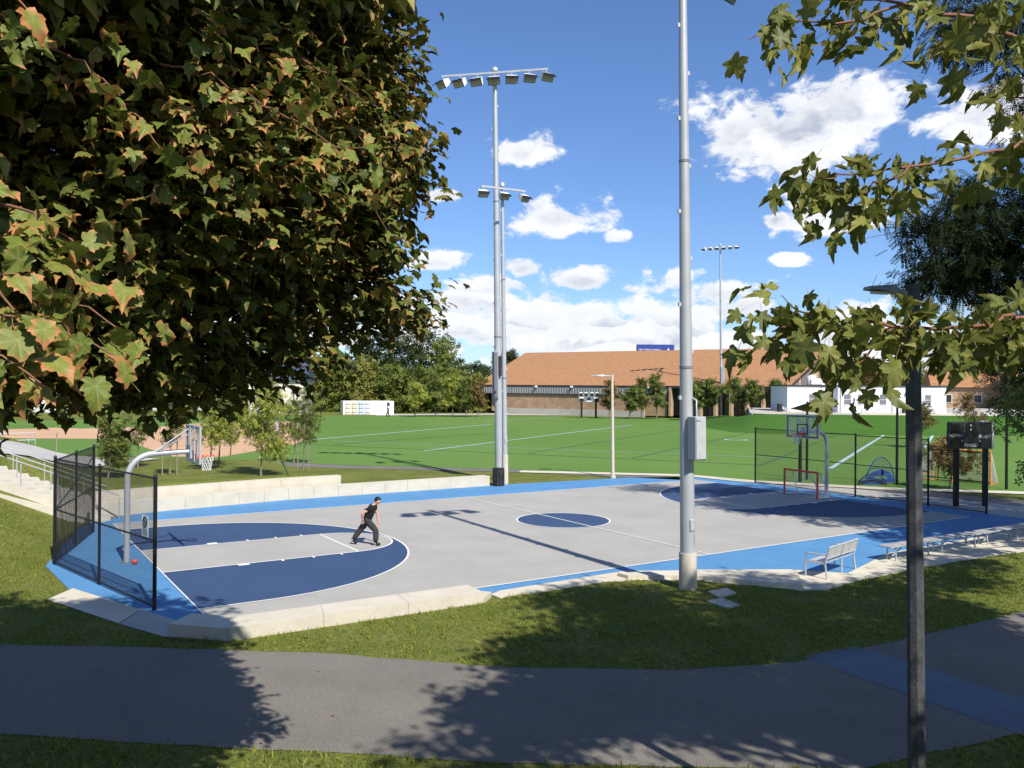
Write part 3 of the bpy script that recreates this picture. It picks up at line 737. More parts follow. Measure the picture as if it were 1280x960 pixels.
def white_building():
    o = Vector((89.338, 56.370, 2.103)); zt = 2.09
    t = thing('white_building', (o.x, o.y, zt), 'low white stucco building with grey windows on the terrace', 'building', rz=-0.574)
    s = 114 / 1044.0
    X = lambda px: (px - 988) * s
    H = 3.5
    MB().box(((X(988) + X(1043)) / 2, 5.0, H / 2), (X(1043) - X(988), 7.4, H)).build('left_wing', M['stucco'], t)
    MB().box(((X(1043) + X(1177)) / 2, 4.0, H / 2 + 0.01), (X(1177) - X(1043) - 0.02, 10.4, H + 0.02)).build('main_block', M['stucco'], t)
    MB().box(((X(1178) + X(1196)) / 2, 7.5, H / 2 - 0.12), (X(1196) - X(1178), 8.0, H - 0.25)).build('right_wing', M['stucco'], t)
    MB().box(((X(988) + X(1043)) / 2, 5.0, H + 0.08), (X(1043) - X(988) + 0.3, 7.7, 0.16)).build('roof_edge', M['dark_trim'], t)
    MB().box(((X(1043) + X(1177)) / 2 + 0.1, 4.0, H + 0.12), (X(1177) - X(1043) + 0.05, 10.7, 0.17)).build('roof_edge', M['dark_trim'], t)
    def win(px0, px1, y, z0=1.05, z1=2.45, sash=2):
        f = MB().box(((X(px0) + X(px1)) / 2, y - 0.02, (z0 + z1) / 2), (X(px1) - X(px0) + 0.16, 0.10, z1 - z0 + 0.16)).build('window', M['white'], t)
        n = sash; w = (X(px1) - X(px0)) / n
        for k in range(n):
            for zz in (0, 1):
                MB().box((X(px0) + w * (k + 0.5), y - 0.075, z0 + (z1 - z0) * (0.25 + 0.5 * zz)), (w - 0.06, 0.02, (z1 - z0) / 2 - 0.06)).build('pane', M['blind'], f)
    win(1015, 1023, 1.3, sash=1)
    for a, c, n in ((1050, 1059, 1), (1067, 1086, 2), (1094, 1103, 1), (1134, 1141, 1), (1150, 1158, 1)): win(a, c, -1.2, sash=n)
    win(1183, 1190, 3.5, 1.0, 2.1, 1)
    def door(px0, px1, y):
        d = MB().box(((X(px0) + X(px1)) / 2, y - 0.03, 1.07), (X(px1) - X(px0), 0.10, 2.14)).build('door', M['white'], t)
        MB().box(((X(px0) + X(px1)) / 2, y - 0.09, 1.06), (X(px1) - X(px0) - 0.18, 0.04, 2.0)).build('door_leaf', M['stucco'], d)
    door(1116, 1126, -1.2); door(1030, 1038, 1.3)
    for px in (1024, 1127): MB().box((X(px), -1.35 if px > 1043 else 1.15, 2.62), (0.28, 0.34, 0.2), bev=0.03).build('wall_lamp', M['galv_dark'], t)
    MB().tube([(X(1046), -1.27, 0), (X(1046), -1.27, H)], 0.05, 8).build('drain_pipe', M['galv'], t)
    MB().tube([(X(1110), -1.27, 0), (X(1110), -1.27, H)], 0.05, 8).build('drain_pipe', M['galv'], t)
    b = MB().box((X(1031), 4.0, H + 0.62), (1.5, 1.4, 0.9), bev=0.1)
    b.tube([(X(1027), 4.0, H + 0.2), (X(1027), 4.0, H + 1.45), (X(1027), 4.0, H + 1.62)], [0.62, 0.62, 0.2], 14)
    b.build('rooftop_unit', M['white'], t)
    MB().box((X(1048), 4.0, H + 0.52), (2.6, 1.0, 0.7), bev=0.05).build('rooftop_duct', M['white'], t)
    # patio chairs, a bin and two planters in front
    return t, o, X, zt
wb, wo, WX, wz = white_building()
def w_at(px, y): return (wb.matrix_basis @ Vector((WX(px), y, 0))).to_tuple()
def patio_chair(loc, rz, label):
    t = thing('patio_chair', loc, label, 'chair', 'white chairs outside the white building', rz)
    MB().box((0, 0, 0.36), (0.6, 0.55, 0.05), M=Matrix.Rotation(0.15, 3, 'X')).build('seat', M['white'], t)
    MB().box((0, 0.34, 0.68), (0.6, 0.05, 0.75), M=Matrix.Rotation(-0.35, 3, 'X')).build('backrest', M['white'], t)
    for x in (-0.32, 0.32):
        MB().box((x, 0, 0.55), (0.1, 0.7, 0.04)).build('armrest', M['white'], t)
        for y in (-0.28, 0.24): MB().box((x, y, 0.27), (0.06, 0.08, 0.54)).build('leg', M['white'], t)
    return t
for px, y, rz, lb in ((981, 0.3, 0.8, 'white patio chair left of the white building next to the black bin'), (986, -0.6, -2.2, 'white patio chair at the left corner of the white building'),
                      (1004, -1.0, 0.6, 'white patio chair below the left wing of the white building'), (1010, -1.4, -0.9, 'white patio chair in front of the shaded grey door'),
                      (1068, -3.4, 0.5, 'white patio chair under the double window, left one of two'), (1081, -3.4, -0.7, 'white patio chair under the double window, right one of two'), (1116, -3.2, 0.3, 'white patio chair at the white door')):
    patio_chair(w_at(px, y), -0.574 + rz, lb)
def barrel(name, loc, r, h, m, label, cat, group=None):
    t = thing(name, loc, label, cat, group)
    MB().tube([(0, 0, 0.0), (0, 0, 0.04), (0, 0, h * 0.33), (0, 0, h * 0.36), (0, 0, h * 0.66), (0, 0, h * 0.69), (0, 0, h)], [r * .97, r, r, r * 1.05, r, r * 1.05, r], 18).build('body', m, t)
    MB().tube([(0, 0, h - 0.01), (0, 0, h + 0.03)], r * 1.06, 18).build('rim', M['black'], t)
    return t
M['bin'] = mat('dark_bin', (0.022, 0.022, 0.024), 0.6, 0.3, 6.0, (0.05, 0.045, 0.04))
barrel('litter_bin', w_at(973, -0.6), 0.36, 1.05, M['bin'], 'black bin left of the white building on the terrace', 'bin')
barrel('litter_bin', w_at(1114, -3.6), 0.22, 0.8, M['bin'], 'small dark bin before the white door on the terrace', 'bin')

# terrace edge wall and ramp
t = thing('terrace_wall', (wo.x, wo.y, 0), 'pale low terrace wall at the top of the turf bank', 'wall')
for p, q in (((78.337, 53.474, 3.766)[:2], (83.318, 46.324, 3.882)[:2]), ((86.855, 44.038, 3.914)[:2], (102.898, 33.667, 4.060)[:2])):
    p = Vector(p); q = Vector(q); dq = (q - p).normalized(); nq = Vector((-dq.y, dq.x)) * 0.5
    MB().prism([tuple(p - dq * 0), tuple(q), tuple(q + nq), tuple(p + nq)], 1.2, 2.32).build('wall_length', M['concrete'], t, True)

# shipping container
def container():
    a = Vector((50.617, 121.334, 0.000)); c = Vector((52.816, 114.287, 0.000))
    t = thing('shipping_container', (a.x, a.y, 0), 'white shipping container with coloured doors at the far field edge', 'container', rz=-0.25)
    w = 4.9; d = 9.0; h = 7.6 * 1.0
    s = 149 / 1044
    h = 55 * s * 0.18 * 5.6
    h = 17.0 * s
    Lr = 63 * s
    MB().box((Lr / 2, 2.0, h / 2), (Lr, 4.0, h)).build('body', M['white'], t)
    rb = MB()
    for k in range(9): rb.box((5.1 + k * 0.42, -0.03, h / 2), (0.16, 0.06, h - 0.3))
    rb.build('corrugation', M['white'], t, kind='stuff')
    cols = [(0.66, 0.61, 0.50), (0.62, 0.57, 0.46), (0.48, 0.54, 0.59), (0.57, 0.62, 0.66)]
    for k in range(4):
        x = 0.2 + k * 1.16
        mdoor = mat('container_door_paint', cols[k], 0.6, 0.15, 2.0)
        dd = MB().box((x + 0.58, -0.04, h / 2), (1.14, 0.08, h - 0.25)).build('door', mdoor, t)
        for i in range(3): MB().box((x + 0.58, -0.10, 0.45 + i * 0.72), (0.9, 0.04, 0.06)).build('door_bar', M['dark_trim'], dd)
        MB().tube([(x + 0.3, -0.11, 0.15), (x + 0.3, -0.11, h - 0.15)], 0.03, 6).build('lock_rod', M['galv_dark'], dd)
    MB().box((Lr - 1.0, -0.04, h - 0.55), (0.5, 0.06, 0.6)).build('vent', M['dark_trim'], t)
container()

def house(loc, rz, w, d, h, rise, wall, roofm, label, nwin=3):
    t = thing('house', loc, label, 'house', 'houses beyond the infield', rz)
    MB().box((0, 0, h / 2), (w, d, h)).build('wall', wall, t)
    MB().add([(-w / 2 - .4, -d / 2 - .5, h - .1), (w / 2 + .4, -d / 2 - .5, h - .1), (w / 2 + .4, 0, h + rise), (-w / 2 - .4, 0, h + rise), (-w / 2 - .4, d / 2 + .5, h - .1), (w / 2 + .4, d / 2 + .5, h - .1)],
             [(0, 1, 2, 3), (3, 2, 5, 4), (0, 3, 4), (1, 5, 2), (0, 4, 5, 1)]).build('roof', roofm, t)
    for k in range(nwin):
        x = -w / 2 + w * (k + 0.5) / nwin
        for z in ((h * 0.3, h * 0.72) if h > 5 else (h * 0.5,)):
            f = MB().box((x, -d / 2 - 0.03, z), (1.3, 0.1, 1.5)).build('window', M['white'], t)
            MB().box((x, -d / 2 - 0.09, z), (1.1, 0.04, 1.3)).build('pane', M['dark_glass'], f)
    MB().box((w * 0.25, 0, h + rise), (0.8, 0.8, 1.6)).build('chimney', M['brick'], t)
M['slate'] = mat('blue_slate', (0.06, 0.075, 0.12), 0.6, 0.2, 1.0)
M['cream'] = mat('cream_render', (0.62, 0.58, 0.48), 0.9, 0.1, 0.5)
M['grey_render'] = mat('grey_render', (0.50, 0.50, 0.50), 0.9, 0.1, 0.5)
p = Vector((42.229, 129.686, 2.485)); house((p.x, p.y, 0), -0.5, 9.5, 9, 6.0, 3.4, M['cream'], M['slate'], 'cream house with a dark blue roof glimpsed below the maple leaves')
p = Vector((3.387, 154.795, 2.132)); house((p.x, p.y, 0), -0.2, 15, 9, 6.2, 3.6, M['grey_render'], M['dark_trim'], 'pale grey house at the far left behind the maple leaves')
p = Vector((31.095, 160.700, 1.954)); house((p.x, p.y, 0), -0.4, 13, 9, 6.2, 3.8, M['grey_render'], M['slate'], 'pale house with slate roof hidden behind the left maple')
p = Vector((146.337, 62.390, 2.712)); house((p.x, p.y, 1.6), -0.9, 14, 10, 4.2, 3.2, M['brick'], M['roof'], 'brick house with orange roof behind the trees right of the white building')

# ------------------------------------------------------------------ basketball hoops
def glass_board():
    mt = bpy.data.materials.new('clear_backboard'); mt.use_nodes = True
    t = mt.node_tree; b = t.nodes['Principled BSDF']; q = NG(t)
    b.inputs['Base Color'].default_value = (0.55, 0.60, 0.60, 1); b.inputs['Roughness'].default_value = 0.1
    tr = q.n('ShaderNodeBsdfTransparent'); mx = q.n('ShaderNodeMixShader'); mx.inputs[0].default_value = 0.22
    t.links.new(tr.outputs[0], mx.inputs[1]); t.links.new(b.outputs[0], mx.inputs[2]); t.links.new(mx.outputs[0], t.nodes['Material Output'].inputs['Surface'])
    return mt
M['glass_board'] = glass_board()
def hoop(loc, rz, label, rear_dark):
    """local x runs from the pole over the court; pole foot at the origin"""
    t = thing('basketball_hoop', loc, label, 'basketball hoop', 'basketball hoops on the blue court', rz)
    BX = 1.86                                     # face of the board
    pts = [(0, 0, 0), (0, 0, 2.45)]
    for k in range(1, 9):
        w = math.pi / 2 * k / 8; pts.append((0.72 - 0.72 * math.cos(w), 0, 2.45 + 0.72 * math.sin(w)))
    pts += [(1.2, 0, 3.19), (BX - 0.14, 0, 3.20)]
    MB().tube(pts, [0.085] * 2 + [0.085] * 8 + [0.08, 0.075], 16).build('pole', M['galv'], t)
    MB().tube([(0, 0, 0), (0, 0, 0.02)], 0.16, 16).build('base_plate', M['galv_dark'], t)
    MB().box((BX - 0.11, 0, 3.2), (0.05, 0.32, 0.42)).build('mounting_plate', M['galv'], t)
    for s in (-1, 1):
        MB().tube([(0.75, s * 0.05, 3.22), (BX - 0.06, s * 0.55, 3.86)], 0.022, 8).build('brace', M['galv'], t)
    zc = 3.43
    board = MB().box((BX, 0, zc), (0.016, 1.78, 1.02)).build('backboard', M['glass_board'], t)
    fr = MB()
    for z in (zc - 0.535, zc + 0.535): fr.box((BX - 0.012, 0, z), (0.055, 1.88, 0.06))
    for y in (-0.91, 0.91): fr.box((BX - 0.012, y, zc), (0.055, 0.06, 1.01))
    fr.box((BX - 0.045, -0.3, zc), (0.03, 0.05, 1.01)); fr.box((BX - 0.045, 0.3, zc), (0.03, 0.05, 1.01)); fr.box((BX - 0.047, 0, zc - 0.23), (0.03, 0.54, 0.06))
    fr.build('frame', M['galv'], t)
    ln = MB(); x = BX + 0.012
    for z in (zc - 0.485, zc + 0.485): ln.box((x, 0, z), (0.006, 1.74, 0.05))
    for y in (-0.845, 0.845): ln.box((x, y, zc), (0.006, 0.05, 0.92))
    for z in (zc - 0.34, zc + 0.10): ln.box((x, 0, z), (0.006, 0.64, 0.05))
    for y in (-0.295, 0.295): ln.box((x, y, zc - 0.12), (0.006, 0.05, 0.39))
    ln.build('border_line', M['black'] if rear_dark else M['galv'], board)
    rc = BX + 0.155 + 0.228
    ring = [(rc + 0.228 * math.cos(2 * math.pi * k / 28), 0.228 * math.sin(2 * math.pi * k / 28), 3.05) for k in range(29)]
    rim = MB().tube(ring, 0.011, 8, cap=False)
    rim.box((BX + 0.085, 0, 3.02), (0.16, 0.20, 0.05)); rim.box((BX + 0.02, 0, 3.06), (0.02, 0.24, 0.16))
    for s in (-1, 1): rim.tube([(BX + 0.03, s * 0.1, 2.98), (rc - 0.05, s * 0.2, 3.04)], 0.01, 6)
    rim.build('rim', M['orange_red'], t)
    net = MB(); N = 12; prof = [(3.04, 0.225), (2.95, 0.205), (2.86, 0.175), (2.77, 0.145), (2.68, 0.130), (2.60, 0.135)]
    for k in range(N):
        for sg in (1, -1):
            net.tube([(rc + r * math.cos(2 * math.pi * (k + sg * i * 0.5) / N), r * math.sin(2 * math.pi * (k + sg * i * 0.5) / N), z) for i, (z, r) in enumerate(prof)], 0.0065, 4, cap=False)
    net.build('net', M['net'], t)
    return t
hoop((-0.62, 8.05, 0.012), 0.0, 'grey gooseneck basketball hoop inside the left chain link corner', False)
hoop((L + 0.72, MID - 0.35, 0.012), math.pi, 'grey gooseneck basketball hoop behind the red hockey goal', True)
# red object on the apron
t = thing('red_ball', ((-0.461, 7.626).__getitem__(0), (-0.461, 7.626).__getitem__(1), 0.012), 'small red ball lying on the blue apron at the foot of the left hoop', 'ball')
bm = bmesh.new(); bmesh.ops.create_uvsphere(bm, u_segments=14, v_segments=10, radius=0.075)
me = bpy.data.meshes.new('ball'); bm.to_mesh(me); bm.free(); me.materials.append(M['red'])
for p in me.polygons: p.use_smooth = True
o = link('skin', me, t, (0, 0, 0.075))
MB().tube([(0.0768 * math.cos(k * .3142), 0.0768 * math.sin(k * .3142), 0.075) for k in range(21)], 0.002, 4, cap=False).build('seam', M['dark_trim'], t)

# ------------------------------------------------------------------ chain link fences
def chain_panel(p, q, z0, h, pitch=0.072, r=0.0034):
    """woven wire in the plane through p and q: two families of slanted wires, each crimped in and out"""
    p = Vector((*p[:2], z0)); q = Vector((*q[:2], z0)); X = (q - p); Ln = X.length; X.normalize(); Nn = Vector((-X.y, X.x, 0))
    V = []; F = []
    dirs = [0.0, 2.094, 4.189]
    n = int((Ln + h) / pitch)
    for sg in (1, -1):
        for k in range(n + 1):
            s = k * pitch - (h if sg > 0 else 0)
            a0 = s; 
            # wire from (s,0) to (s+h,h) for sg>0, from (s,0) to (s-h,h) otherwise; clipped to the panel
            if sg > 0: x0, y0, x1, y1 = s, 0.0, s + h, h
            else: x0, y0, x1, y1 = s, 0.0, s - h, h
            if sg > 0:
                if x0 < 0: y0 += -x0; x0 = 0.0
                if x1 > Ln: y1 -= x1 - Ln; x1 = Ln
            else:
                if x0 > Ln: y0 += x0 - Ln; x0 = Ln
                if x1 < 0: y1 += x1; x1 = 0.0
            if y1 - y0 < 0.03: continue
            A = p + X * x0 + Vector((0, 0, y0)) + Nn * (0.003 * sg); B = p + X * x1 + Vector((0, 0, y1)) + Nn * (0.003 * sg)
            T = (B - A).normalized(); U2 = T.cross(Nn)
            o = len(V)
            for P in (A, B):
                for w in dirs: V.append(tuple(P + r * (math.cos(w) * Nn + math.sin(w) * U2)))
            for k3 in range(3): F.append((o + k3, o + (k3 + 1) % 3, o + 3 + (k3 + 1) % 3, o + 3 + k3))
    return np.array(V), np.array(F)
def fence(label, spans, z0=0.05):
    """spans: list of (p, q, height, posts)"""
    p0 = spans[0][0]
    t = thing('chain_link_fence', (p0[0], p0[1], 0), label, 'fence', 'black chain link fences at the court ends')
    Vs = []; Fs = []; n = 0; done = []
    for p, q, h, k in spans:
        V, F = chain_panel(p, q, z0, h - 0.05)
        Vs.append(V); Fs.append(F + n); n += len(V)
        X = Vector(q) - Vector(p)
        for i in range(k + 1):
            c = Vector(p) + X * (i / k)
            if any((c - d).length < 0.1 for d in done): continue
            done.append(c)
            r = 0.045 if i in (0, k) else 0.036
            post = MB().tube([(c.x, c.y, 0), (c.x, c.y, h + 0.02)], r, 12).tube([(c.x, c.y, h + 0.021), (c.x, c.y, h + 0.05), (c.x, c.y, h + 0.075)], [r * 1.12, r * 0.9, 0.01], 12)
            post.build('post', M['black'], t, True)
        for i in range(k):
            a = Vector(p) + X * (i / k); c = Vector(p) + X * ((i + 1) / k); dd = (c - a).normalized() * 0.04
            for z in (h - 0.03, h * 0.52, 0.09):
                MB().tube([(a.x + dd.x, a.y + dd.y, z), (c.x - dd.x, c.y - dd.y, z)], 0.022, 8).build('rail', M['black'], t, True)
    o = link('chain_link', np_mesh('chain_link', np.concatenate(Vs), np.concatenate(Fs), M['black']), t, world=True); o['kind'] = 'stuff'
    return t
P1, P2, P3, P4 = (-2.433, 8.804), (-1.757, 5.146), (-0.875, 2.097), (-0.851, 14.000)
fl = fence('black chain link corner fence behind the left basketball hoop', [(P3, P1, 3.10, 2), (P1, P4, 3.06, 2)])
a = Vector((*P1, 0.0)); c = Vector((*P4, 0.0)); mid = a.lerp(c, 0.5)
MB().tube([(a.x, a.y, 1.6), (mid.x, mid.y, 2.1), (c.x, c.y, 2.72)], 0.018, 8).build('brace_rail', M['black'], fl, True)
F1, F2, F3, F4 = (32.067, 12.862), (31.835, 6.450), (31.791, 2.719), (31.673, 0.074)
fr_ = fence('long black chain link fence behind the right basketball hoop stepping down at its right end', [(F1, F2, 3.06, 1), (F2, F3, 3.03, 1), (F3, F4, 2.62, 1)])

# rules sign wired to the fence
sp = Vector((-0.965, 2.754, 1.876))
X = (Vector(P3) - Vector(P1)).normalized(); rz = math.atan2(X.y, X.x)
# point of the fence plane on that line of sight
pp = Vector((*P3, 0)); nrm = Vector((X.y, -X.x, 0)); dirn = sp - CAM_P; tt = (pp - CAM_P).dot(nrm) / dirn.dot(nrm); sp = CAM_P + dirn * tt
t = thing('rules_sign', (sp.x, sp.y, sp.z), 'white notice with a round prohibition symbol wired to the left chain link fence', 'sign', rz=rz)
MB().box((0, -0.02, 0), (0.36, 0.008, 0.50)).build('plate', M['white'], t)
MB().tube([(0.10 * math.cos(k * .2618), -0.028, 0.10 + 0.125 * math.sin(k * .2618)) for k in range(25)], 0.013, 6, cap=False).build('ring_symbol', M['black'], t)
MB().tube([(-0.07, -0.028, 0.19), (0.07, -0.028, 0.01)], 0.012, 6).build('slash', M['black'], t)
for z in (-0.09, -0.14, -0.19): MB().box((0, -0.027, z), (0.24, 0.004, 0.018)).build('text_line', M['galv_dark'], t)

# ------------------------------------------------------------------ light poles
M['lens'] = mat('lamp_lens', (0.35, 0.36, 0.28), 0.3, 0.15, 4.0, spec=0.6)
def flood(t, p, rz, tilt, s=1.0):
    """a wedge-shaped flood light hanging below its bracket"""
    Mx = Matrix.Rotation(rz, 3, 'Z') @ Matrix.Rotation(tilt, 3, 'X')
    C = Vector(p)
    def tr(v): return C + Mx @ Vector([k * s for k in v])
    head = MB()
    front = [(-0.33, -0.32, -0.42), (0.33, -0.32, -0.42), (0.33, -0.36, 0.02), (-0.33, -0.36, 0.02)]
    back = [(-0.20, 0.22, -0.30), (0.20, 0.22, -0.30), (0.20, 0.22, -0.02), (-0.20, 0.22, -0.02)]
    head.add([tr(v) for v in front + back], [(4, 5, 6, 7), (0, 4, 7, 3), (1, 2, 6, 5), (3, 7, 6, 2), (0, 1, 5, 4)])
    h = head.build('flood_light', M['white'], t)
    MB().add([tr(v) for v in [(-0.30, -0.325, -0.39), (0.30, -0.325, -0.39), (0.30, -0.355, -0.02), (-0.30, -0.355, -0.02)]], [(0, 1, 2, 3)]).build('lens', M['lens'], h)
    MB().add([tr(v) for v in [(-0.35, -0.30, -0.02), (0.35, -0.30, -0.02), (0.35, -0.62, -0.08), (-0.35, -0.62, -0.08), (-0.35, -0.30, 0.0), (0.35, -0.30, 0.0), (0.35, -0.62, -0.06), (-0.35, -0.62, -0.06)]],
             [(0, 3, 2, 1), (4, 5, 6, 7), (0, 1, 5, 4), (2, 3, 7, 6), (0, 4, 7, 3), (1, 2, 6, 5)]).build('visor', M['black'], h)
    MB().tube([tr((0, 0, 0)), tr((0, 0, 0)) + Vector((0, 0, 0.16 * s))], 0.03 * s, 6).build('bracket', M['galv'], h)
def lean(t, deg):
    """a pole a degree or so out of plumb, to the left as seen from the hill"""
    q = Quaternion(Vector((0.543, 0.840, 0)), -math.radians(deg)) @ Quaternion((0, 0, 1), t.rotation_euler.z)
    t.rotation_euler = q.to_euler()
def light_pole(loc, h, r0, r1, arm, n, rz, label, group, sleeve=0.0, fs=1.0, dup_arm=0.0, steps=True):
    t = thing('light_pole', loc, label, 'light pole', group, rz)
    if sleeve: MB().tube([(0, 0, -0.1), (0, 0, sleeve)], [r0 * 1.16, r0 * 1.12], 20).build('concrete_base', M['concrete_face'], t)
    k = 14
    rr = lambda z: r0 + (r1 - r0) * z / h
    secs = [0, h * 0.34, h * 0.67, h]
    for i in range(3):
        MB().tube([(0, 0, secs[i]), (0, 0, secs[i + 1] + (0.25 if i < 2 else 0))], [rr(secs[i]) * (1.0 if i == 0 else 0.965), rr(secs[i + 1]) * 0.965], 20).build('pole_section', M['galv'], t)
    for i in (1, 2): MB().tube([(0, 0, secs[i] + 0.20), (0, 0, secs[i] + 0.27)], rr(secs[i]) * 1.03, 20).build('section_collar', M['galv_dark'], t)
    MB().box((0.0, -rr(0.8) - 0.004, (sleeve or 0) + 0.75), (0.13, 0.03, 0.30), bev=0.01).build('hand_hole_cover', M['alu'], t)
    MB().tube([(0, 0, h - 0.05), (0, 0, h + 0.12), (0, 0, h + 0.2)], [r1 * 1.5, r1 * 1.5, r1 * 0.4], 14).build('pole_cap', M['galv'], t)
    MB().box((0, -r1 - 0.03, h - 0.18), (arm, 0.09, 0.10)).build('crossarm', M['galv'], t)
    for i in range(n):
        x = -arm / 2 + 0.1 + (arm - 0.2) * i / (n - 1)
        flood(t, (x, -r1 - 0.03, h - 0.36), (i - (n - 1) / 2) * 0.22, 0.5, fs)
    if steps:
        z = 3.8; i = 0
        while z < h - 0.5:
            rz_ = rr(z); s = -1 if i % 2 else 1
            MB().box((s * (rz_ + 0.03), 0, z), (0.07, 0.06, 0.10)).build('step_bracket', M['alu'], t)
            z += 1.22; i += 1
    return t
GP = 'tall light poles of the court and field'
tall = light_pole((11.339, -2.846, 0.000), 16.4, 0.205, 0.105, 2.8, 4, math.radians(-7.6), 'tall grey court light pole with a control cabinet standing in the near grass', GP, sleeve=0.95, fs=0.9)
lean(tall, 0.92)
# the control cabinet on the tall pole (its own pole frame)
ang = math.radians(-33) - math.radians(-7.6)
Mx = Matrix.Rotation(ang, 3, 'Z')
cab = MB().box(Mx @ Vector((0.20, -0.30, 3.97)), (0.34, 0.34, 1.12), M=Matrix.Rotation(ang + 0.45, 3, 'Z'), bev=0.012).build('control_cabinet', M['galv'], tall)
MB().box(Mx @ (Vector((0.20, -0.30, 3.97)) + Matrix.Rotation(0.45, 3, 'Z') @ Vector((0, -0.176, 0))), (0.30, 0.02, 1.06), M=Matrix.Rotation(ang + 0.45, 3, 'Z')).build('cabinet_door', M['alu'], cab)
text_mesh('R+C', 0.07, M['dark_trim'], 'lettering', cab, Matrix.Translation(Mx @ (Vector((0.20, -0.30, 4.42)) + Matrix.Rotation(0.45, 3, 'Z') @ Vector((-0.08, -0.189, 0)))) @ Matrix.Rotation(ang + 0.45, 4, 'Z') @ Matrix.Rotation(math.pi / 2, 4, 'X'), 0.002)
MB().tube([Mx @ Vector((0.22, -0.22, 4.52)), Mx @ Vector((0.22, -0.20, 4.95)), Mx @ Vector((0.12, -0.08, 5.02))], 0.022, 8).build('conduit', M['galv'], tall)
fld = light_pole((20.250, 20.761, 0.000), 22.9, 0.24, 0.12, 6.0, 7, math.radians(-42), 'tallest grey field light pole with seven flood lights behind the black litter bin', GP, fs=1.05)
lean(fld, 1.05)
if True:
    MB().box((-0.10, -0.22, 5.9), (0.34, 0.30, 2.6), bev=0.02).build('control_cabinet', M['galv'], fld)
    MB().box((0.16, -0.26, 6.4), (0.16, 0.18, 1.1), bev=0.02).build('junction_box', M['dark_trim'], fld)
    MB().box((-0.10, -0.385, 5.9), (0.28, 0.02, 2.5)).build('cabinet_door', M['galv_dark'], fld)
slim = light_pole((19.726, 19.312, 0.000), 16.1, 0.15, 0.09, 2.7, 3, math.radians(-4), 'slimmer grey court light pole on a pale base close behind the tallest pole', GP, sleeve=1.6, fs=0.85)
lean(slim, 1.0)
fp = Vector((101.055, 79.758, 0.955)); ftop = Vector((100.834, 79.814, 29.242))
pf = light_pole((fp.x, fp.y, 0.0), ftop.z, 0.26, 0.13, 5.4, 6, math.radians(-33) - 0.3, 'distant grey field light pole in front of the brick hall', GP, fs=1.0, steps=False)
lean(pf, 0.85)
MB().box((0.28, -0.3, 7.2), (0.6, 0.5, 3.2), bev=0.03).build('control_cabinet', M['galv'], pf)
# pale pole far left behind the young trees
q = Vector((18.537, 55.702, 0.648)); qt = Vector((18.496, 55.712, 5.891))
t = thing('netting_pole', (q.x, q.y, 0), 'pale slender pole standing behind the young trees on the mound', 'pole')
MB().tube([(0, 0, 0), (0, 0, qt.z)], [0.11, 0.07], 12).build('shaft', M['galv'], t); MB().tube([(0, 0, qt.z), (0, 0, qt.z + 0.1)], [0.08, 0.02], 12).build('cap', M['galv'], t)

def street_lamp(loc, h, r, arm, rz, label, m, head, square=False):
    t = thing('street_lamp', loc, label, 'street lamp', None, rz)
    n = 8 if square else 14
    MB().tube([(0, 0, -0.5 if square else -0.05), (0, 0, h)], [r, r * (0.80 if square else 0.72)], n, smooth=not square).build('pole', m, t)
    MB().tube([(0, 0, 0), (0, 0, 0.12)], r * 1.7, n, smooth=not square).build('base_collar', m, t)
    MB().tube([(0, 0, h - 0.10), (-arm * 0.45, 0, h - 0.06)], r * 0.38, 8).build('arm', head, t)
    b = MB(); x0, x1 = -arm * 0.40, -arm
    w0, w1 = arm * 0.16, arm * 0.20
    b.add([(x0, -w0, h - 0.09), (x0, w0, h - 0.09), (x1, w1 * .8, h - 0.05), (x1, -w1 * .8, h - 0.05), (x0, -w0 * .8, h + 0.0), (x0, w0 * .8, h + 0.0), (x1, w1 * .6, h - 0.02), (x1, -w1 * .6, h - 0.02), ((x0 + x1) / 2, -w1, h - 0.07), ((x0 + x1) / 2, w1, h - 0.07)],
          [(0, 8, 3, 2, 9, 1), (4, 5, 6, 7), (0, 1, 5, 4), (2, 3, 7, 6), (0, 4, 7, 3, 8), (1, 9, 2, 6, 5)])
    hd = b.build('lamp_head', head, t)
    MB().box(((x0 + x1) / 2, 0, h - 0.085), (abs(x1 - x0) * 0.6, w0 * 1.2, 0.02), M=Matrix.Rotation(0.05, 3, 'Y')).build('lens', M['lens'], hd)
    return t
lamp1 = street_lamp((26.779, 18.774, 0.000), 6.0, 0.105, 1.25, -0.574, 'slim pale street lamp on the strip of grass between court and field', M['concrete'], M['galv'])
lean(lamp1, 0.8)
zb = float(terrain(3.80, -13.72))
M['dark_pole'] = mat('speckled_dark_concrete', (0.040, 0.042, 0.047), 0.85, 0.4, 9.0, (0.070, 0.070, 0.074), 0.4, 60, fine=0.25)
lamp2 = street_lamp((3.82, -13.74, zb - 0.05), 6.42 - zb, 0.092, 0.50, -0.574 + 0.1, 'dark speckled street lamp in the right foreground among maple leaves', M['dark_pole'], M['galv_dark'], square=True)

lean(lamp2, 0.9)
# litter bin at the pole
t = barrel('litter_bin', (18.928, 18.725, 0.000), 0.30, 0.92, M['bin'], 'black ribbed litter bin at the foot of the tallest light pole', 'bin')
for k in range(10):
    w = k * .6283; MB().box((0.305 * math.cos(w), 0.305 * math.sin(w), 0.45), (0.02, 0.05, 0.8), rz=w).build('slat', M['black'], t)

